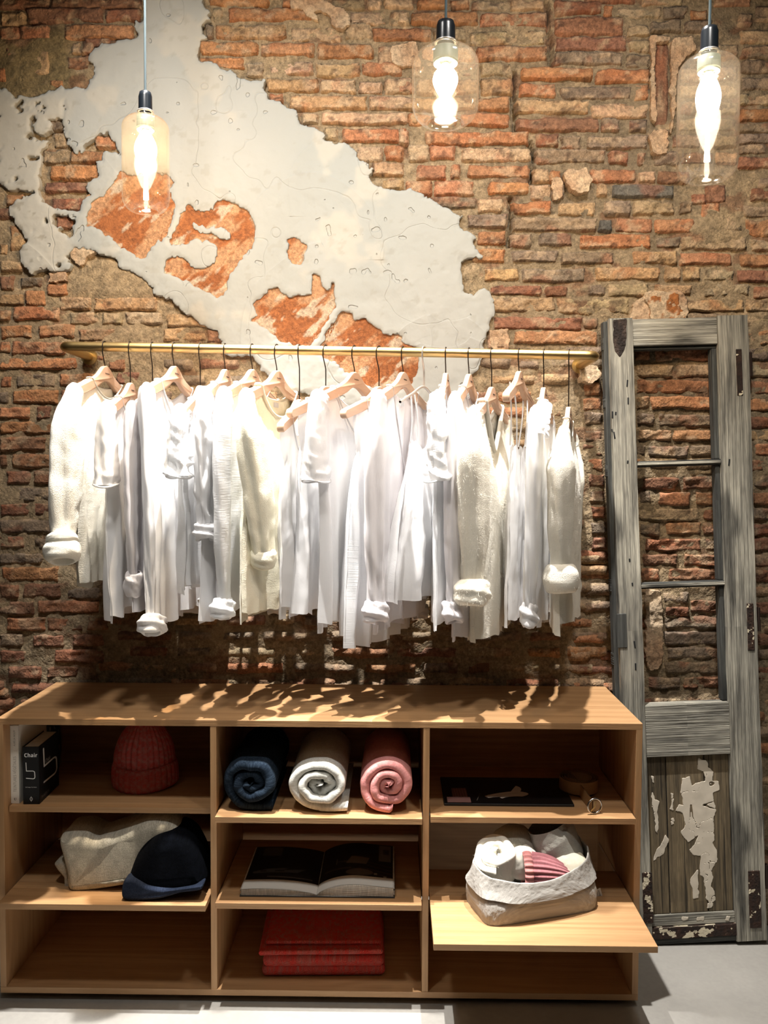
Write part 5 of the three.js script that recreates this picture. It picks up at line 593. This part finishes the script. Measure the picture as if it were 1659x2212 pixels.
// ---------------------------------------------------------------- old door leaf leaning on the wall
{
  const BL = aty(1360, 2047, 0), zr = 0.125, BR0 = at(1656, 2031, zr), TL0 = at(1311, 688, 0.078); const X = BR0.clone().sub(BL).normalize(), Yt = TL0.clone().sub(BL), Y = Yt.clone().addScaledVector(X, -Yt.dot(X)).normalize(), Z = X.clone().cross(Y);
  const t = thing('door_leaf', 'old weathered grey wooden door leaf with open panes leaning against the brick wall', 'door', [BL.x, BL.y, BL.z]); const M = new THREE.Matrix4().makeBasis(X, Y, Z); t.quaternion.setFromRotationMatrix(M);
  const loc = (u, v) => { const d = ray(u, v), k = BL.clone().sub(CAM).dot(Z) / d.dot(Z), p = CAM.clone().addScaledVector(d, k).sub(BL); return [p.dot(X), p.dot(Y)]; };
  const Hd = loc(1311, 688)[1], Wd = loc(1640, 1480)[0], T = 0.052; const s1 = loc(1392, 1480)[0], s2 = loc(1575, 1480)[0]; const y = (v) => loc(1480, v)[1];
  const bd = (x0, x1, y0, y1, z0, z1, ax, mat, name, seed, extra, parent = t) => part(name, board(x0, x1, y0, y1, z0, z1, ax, 0.003, seed), mat, parent, extra);
  const warp = (g, seed, a = 0.0015) => { const p = g.attributes.position; for (let i = 0; i < p.count; i++) { const xx = p.getX(i), yy = p.getY(i); p.setX(i, xx + a * fbm(yy * 9 + seed, p.getZ(i) * 20, 0, 3)); } g.computeVertexNormals(); return g; };
  const stile = (x0, x1, seed) => { const g = new THREE.BoxGeometry(x1 - x0, Hd, T, 6, 120, 3); g.translate((x0 + x1) / 2, Hd / 2, -T / 2); return warp(woodUV(g, 'y', seed, seed * 0.3), seed, 0.003); };
  part('stile', stile(0, s1, 3), oldWood, t); part('stile', stile(s2, Wd, 8), oldWood, t);
  bd(-0.014, 0.001, 0.05, Hd - 0.005, -T + 0.004, -0.020, 'y', oldWoodDark, 'rebate_strip', 5);
  for (const v of [735, 860, 1010, 1260, 1420]) bd(-0.016, -0.013, y(v) - 0.02, y(v) + 0.018, -T + 0.006, -0.022, 'x', oldWoodDark, 'strip_block', v);
  bd(s1, s2, y(745), Hd - 0.003, -T + 0.006, -0.004, 'x', oldWood, 'top_rail', 11); bd(s1, s2, y(752), y(745), -T + 0.010, -0.014, 'x', oldWoodDark, 'bead', 12);
  for (const [a, b] of [[993, 1006], [1257, 1270]]) { bd(s1 - 0.004, s2 + 0.004, y(b), y(a), -T + 0.012, -0.010, 'x', oldWoodDark, 'glazing_bar', a); bd(s1, s2, y(b) + 0.004, y(a) - 0.004, -0.0105, -0.005, 'x', oldWood, 'bead', b); }
  for (const [a, b] of [[752, 993], [1006, 1257], [1270, 1520]]) for (const s of [0, 1]) bd(s ? s2 - 0.016 : s1, s ? s2 : s1 + 0.006, y(b), y(a), -T + 0.006, s ? -0.016 : -0.02, 'y', oldWoodDark, 'bead', a + s);
  bd(s1, s2, y(1634), y(1521), -T + 0.006, -0.003, 'x', oldWood, 'middle_rail', 21);
  const pb = y(1978), pt = y(1634), bx = [s1, loc(1447, 1800)[0], loc(1530, 1800)[0], s2]; for (let k = 0; k < 3; k++) bd(bx[k] + 0.0012, bx[k + 1] - 0.0012, pb, pt, -T + 0.016, -0.017, 'y', oldPanel, 'panel_board', 31 + k);
  bd(s1, s2, y(2002), pb, -T + 0.008, -0.008, 'x', oldWood, 'bottom_rail', 41); bd(s1 - 0.004, Wd - 0.01, y(2028), y(2002), -T + 0.006, -0.001, 'x', rustPaint, 'kick_plate', 43, { label: 'rusty iron strip with white paint remains' }); bd(0.01, Wd - 0.005, 0, y(2028), -T + 0.004, -0.006, 'x', oldWoodDark, 'sill_strip', 44);
  // iron straps and hinges
  for (const [u0, u1, v0, v1, m] of [[1390, 1408, 1884, 1995, rustPaint], [1619, 1641, 1880, 2005, rustPaint], [1592, 1602, 754, 855, rustPaint], [1615, 1627, 1303, 1405, rustPaint], [1334, 1353, 1325, 1400, oldWoodDark]]) { const a = loc(u0, v1), b = loc(u1, v0); bd(a[0], b[0], a[1], b[1], -0.002, 0.0025, 'y', m, 'iron_strap', u0); }
  for (const v of [790, 1345, 1905]) { const g = new THREE.CylinderGeometry(0.008, 0.008, 0.075, 14); g.translate(Wd + 0.008, y(v), -0.012); part('hinge_pin', g, rustBare, t); bd(Wd - 0.002, Wd + 0.006, y(v) - 0.034, y(v) + 0.034, -0.016, -0.010, 'y', rustBare, 'hinge_leaf', v); }
  { const P = [[1323, 690], [1352, 690], [1352, 745], [1346, 760], [1338, 772], [1328, 758], [1324, 740]].map(([u, v]) => loc(u, v)); const b = box2(P); part('lock_recess', sheet((x, yy) => sdPoly(P, x, yy) + 0.006 * fbm(x * 60, yy * 40), () => 0.0006, [b[0] - 0.01, b[1] + 0.01, b[2] - 0.01, Math.min(b[3], Hd - 0.001)], 0.0025, -0.002, (x, yy) => { const c = col('#2a211e').lerp(col('#54453c'), clamp(0.3 + fbm(x * 60, yy * 20))); return [c.r, c.g, c.b]; }), mortarMat, t, { label: 'dark rotten patch at the stile top' }); }
  for (const [u, v] of [[1355, 828], [1357, 866], [1323, 896], [1330, 893], [1322, 930], [1356, 998], [1575, 999], [1366, 1262], [1371, 1392], [1373, 1440], [1327, 940], [1360, 1210]]) { const p = loc(u, v); const g = new RoundedBoxGeometry(0.005, u % 2 ? 0.022 : 0.010, 0.002, 2, 0.0009); g.rotateZ(0.12 * Math.sin(u)); g.translate(p[0], p[1], 0); part('nail_hole', g, blackMatt, t); }
  // flaking paint on the panel and rail
  const FL = ['1513,1638 1520,1645 1530,1645 1535,1660 1545,1672 1545,1690 1558,1692 1559,1710 1545,1716 1548,1740 1552,1752 1547,1770 1548,1818 1545,1825 1553,1842 1555,1862 1545,1880 1540,1885 1545,1900 1540,1920 1548,1930 1550,1950 1540,1960 1530,1945 1525,1900 1517,1895 1518,1855 1500,1852 1495,1840 1505,1828 1512,1810 1490,1825 1480,1810 1475,1800 1485,1790 1480,1760 1465,1755 1470,1740 1482,1745 1475,1715 1478,1685 1495,1680 1500,1700 1510,1695 1528,1690 1525,1670 1512,1665', '1411,1680 1416,1682 1417,1696 1412,1692', '1412,1712 1420,1730 1428,1735 1425,1760 1427,1780 1424,1806 1419,1800 1420,1770 1412,1745', '1452,1716 1460,1718 1458,1755 1451,1752 1455,1735', '1442,1808 1449,1818 1446,1828 1437,1850 1415,1865 1420,1845 1430,1830', '1505,1890 1512,1885 1514,1945 1502,1947 1500,1925 1495,1905', '1533,1957 1547,1955 1543,1966 1532,1967', '1453,1772 1461,1770 1461,1784 1455,1786', '1475,1982 1490,1983 1488,1990 1474,1990', '1508,1984 1525,1983 1522,1990 1508,1990', '1570,1980 1580,1982 1576,1992 1570,1990'];
  const paint = std({ color: '#d9cfbd', roughness: 0.75, vertexColors: true }); FL.forEach((s, k) => { const P = s.split(' ').map((q) => loc(...q.split(',').map(Number))), b = box2(P), zf = k > 7 ? -0.0077 : -0.0168; part('paint_flake', sheet((x, yy) => { const d = sdPoly(P, x, yy) + 0.004 * fbm(x * 90, yy * 90, 0, 3); return Math.min(d, 0.0012 * 4 * (Math.abs(noise(x * 46, yy * 30)) - 0.03) + (d > 0 ? 0.0 : d)); }, (x, yy) => zf + 0.0008 + 0.0006 * noise(x * 40, yy * 40), [b[0] - 0.008, b[1] + 0.008, b[2] - 0.008, b[3] + 0.008], 0.0022, zf - 0.002, (x, yy) => { const q = 0.92 + 0.12 * fbm(x * 50, yy * 50, 0, 3); return [q, q, q]; }), paint, t); });
}
// ---------------------------------------------------------------- pendant lamps
function pendant(label, u, z, capTop, capBot, glassBot, glassW, tint) {
  const top = at(u, capTop, z), cb = at(u, capBot, z), gb = at(u, glassBot, z), R = (at(u + glassW / 2, (capBot + glassBot) / 2, z).x - at(u - glassW / 2, (capBot + glassBot) / 2, z).x) / 2; const x = at(u, (capBot + glassBot) / 2, z).x, H = cb.y - gb.y - R * 0.10; const capH = top.y - cb.y, rc = R * 0.285;
  const t = thing('pendant_lamp', label, 'pendant lamp', [x, cb.y, z], 0);
  part('cord', tube([[0, capH, 0], [0.0003, (CEILING - cb.y) * 0.5, 0], [0, CEILING - cb.y - 0.02, 0]], 0.0031, 60, 10), cordMat, t);
  part('ceiling_rose', new THREE.CylinderGeometry(0.045, 0.05, 0.022, 32).translate(0, CEILING - cb.y - 0.011, 0), blackGloss, t);
  const cap = [[0, capH], [rc * 0.5, capH], [rc * 0.86, capH - 0.004], [rc, capH - 0.014], [rc * 1.02, 0.006], [rc * 1.04, 0]].map(([a, b]) => V2(a, b)).reverse(); part('cap', new THREE.LatheGeometry(cap, 40), blackGloss, t);
  const k = Math.min(R * 0.62, H * 0.3), pr = [[rc * 1.06, 0.002], [rc * 1.06, -0.012]]; const yS = -0.014; for (let i = 0; i <= 10; i++) { const a = i / 10 * Math.PI / 2; pr.push([R - k + k * Math.sin(a), yS - k * 0.85 + k * 0.85 * Math.cos(a)]); } if (pr[2][0] < rc * 1.06) pr[2][0] = rc * 1.06;
  const yB = -H; for (let i = 0; i <= 14; i++) { const a = i / 14 * Math.PI / 2; pr.push([R * 0.52 + (R * 0.48) * Math.cos(a), yB + k * 0.95 - k * 0.95 * Math.sin(a)]); } pr.push([R * 0.50, yB + 0.003], [R * 0.49, yB + 0.010]);
  part('glass_shade', new THREE.LatheGeometry(pr.map(([a, b]) => V2(a, b)), 64), tint, t);
  part('collar', new THREE.TorusGeometry(rc * 1.07, 0.003, 10, 40).rotateX(Math.PI / 2).translate(0, -0.001, 0), clearHook, t);
  part('lamp_holder', new THREE.LatheGeometry([[rc * 0.7, -0.042], [rc * 1.3, -0.044], [rc * 1.32, -0.040], [rc * 1.3, -0.014], [rc * 0.9, -0.012]].map(([a, b]) => V2(a, b)), 36), std({ color: '#5d6b66', roughness: 0.5 }), t);
  part('holder_ring', new THREE.TorusGeometry(rc * 1.05, rc * 0.22, 10, 40).rotateX(Math.PI / 2).scale(1, 0.35, 1).translate(0, -0.047, 0), std({ color: '#e8ece4', roughness: 0.5 }), t);
  const L = H * 0.46; const bp = [[0.008, -0.048], [0.017, -0.048 - L * 0.12], [0.027, -0.048 - L * 0.32], [0.028, -0.048 - L * 0.48], [0.020, -0.048 - L * 0.72], [0.009, -0.048 - L * 0.93], [0.0005, -0.048 - L]].map(([a, b]) => V3(a, b, 0)); const bc = new THREE.CatmullRomCurve3(bp).getPoints(40).map((p) => V2(Math.max(0.0003, p.x), p.y));  // bulge widened to take in the bloom around the bulb
  part('bulb', new THREE.LatheGeometry(bc, 32), glowMat, t); part('bulb_tail', new THREE.CylinderGeometry(0.0035, 0.007, H * 0.26, 14).translate(0, -0.048 - L - H * 0.10, 0), glowMat, t);
  const pl = new THREE.PointLight('#ffdcae', BULB, 0, 2); pl.position.set(x, cb.y - 0.048 - L * 0.45, z); pl.castShadow = true; pl.shadow.radius = 1; scene.add(pl); pl.name = numbered('pendant_light');
}
pendant('glow tinted capsule shaped glass pendant lamp, the lowest hanging of the three', 315, 0.55, 197, 241, 462, 100, glowTintGlass);
pendant('short round barrel shaped clear glass pendant lamp, the middle of the three', 962, 0.80, 44, 92, 274, 144, clearGlass);
pendant('tall clear glass capsule pendant lamp at the right, above the old door leaf', 1529, 0.72, 57, 112, 396, 128, clearGlass);
// ---------------------------------------------------------------- unseen ceiling track with spotlights, and added fill panels in the room behind
for (const [z, x0, x1, lb] of [[0.46, -0.9, 1.1, 'unseen black ceiling track close to the brick wall'], [1.27, -1.1, 1.3, 'unseen black ceiling track further from the brick wall']]) { const t = thing('unseen_ceiling_track', lb, 'light track', [(x0 + x1) / 2, CEILING - 0.03, z]); part('rail', new RoundedBoxGeometry(x1 - x0, 0.03, 0.034, 2, 0.002).translate(0, 0.015, 0), blackMatt, t); }
UNSEEN_SPOTS.forEach((s, i) => {
  const P = V3(...s.p), Tt = V3(...s.t), d = Tt.clone().sub(P).normalize(); const t = thing('unseen_spotlight', ['first', 'second', 'third', 'fourth', 'fifth'][i] + ' unseen black spotlight on the ceiling track above the rail', 'spotlight', [P.x, P.y, P.z]);
  const q = new THREE.Quaternion().setFromUnitVectors(V3(0, -1, 0), d); const put = (g) => { g.applyQuaternion(q); return g; };
  part('housing', put(new THREE.LatheGeometry([[0.001, 0.15], [0.03, 0.15], [0.036, 0.142], [0.038, 0.012], [0.036, 0.008], [0.034, 0.012], [0.034, 0.03]].map(([a, b]) => V2(a, b)), 36)), blackMatt, t);
  part('lens', put(new THREE.CylinderGeometry(0.032, 0.032, 0.003, 32).translate(0, 0.02, 0)), lensMat, t); part('bracket', tube([[d.x * -0.1, -d.y * 0.1, d.z * -0.1], [0, CEILING - P.y - 0.03, 0]], 0.008, 8, 10), blackMatt, t);
  const l = new THREE.SpotLight(s.c, s.i, 0, s.ang, s.pen, 2); l.name = numbered('unseen_spot_light'); l.position.copy(P).addScaledVector(d, 0.004); l.target.position.copy(Tt); l.castShadow = true; l.shadow.mapSize.set(2048, 2048); l.shadow.radius = s.r; scene.add(l, l.target);
});
FILL_PANELS.forEach((p, i) => {
  const t = thing('added_fill_panel', (i ? 'right hand' : 'left hand') + ' added fill light panel on the ceiling of the room behind', 'ceiling light', [p.x, CEILING, p.z]);
  part('frame', new RoundedBoxGeometry(p.w + 0.04, 0.03, p.h + 0.04, 2, 0.003).translate(0, -0.015, 0), std({ color: '#dddddd', roughness: 0.6 }), t); part('diffuser', new THREE.BoxGeometry(p.w, 0.002, p.h).translate(0, -0.031, 0), std({ color: '#ffffff', emissive: '#fff1dc', emissiveIntensity: 1.2 }), t);
  const l = new THREE.RectAreaLight(WARM, p.i, p.w, p.h); l.name = numbered('fill_panel_light'); l.position.set(p.x, CEILING - 0.036, p.z); l.lookAt(p.x, 0, p.z); scene.add(l);
});
renderer.render(scene, camera);
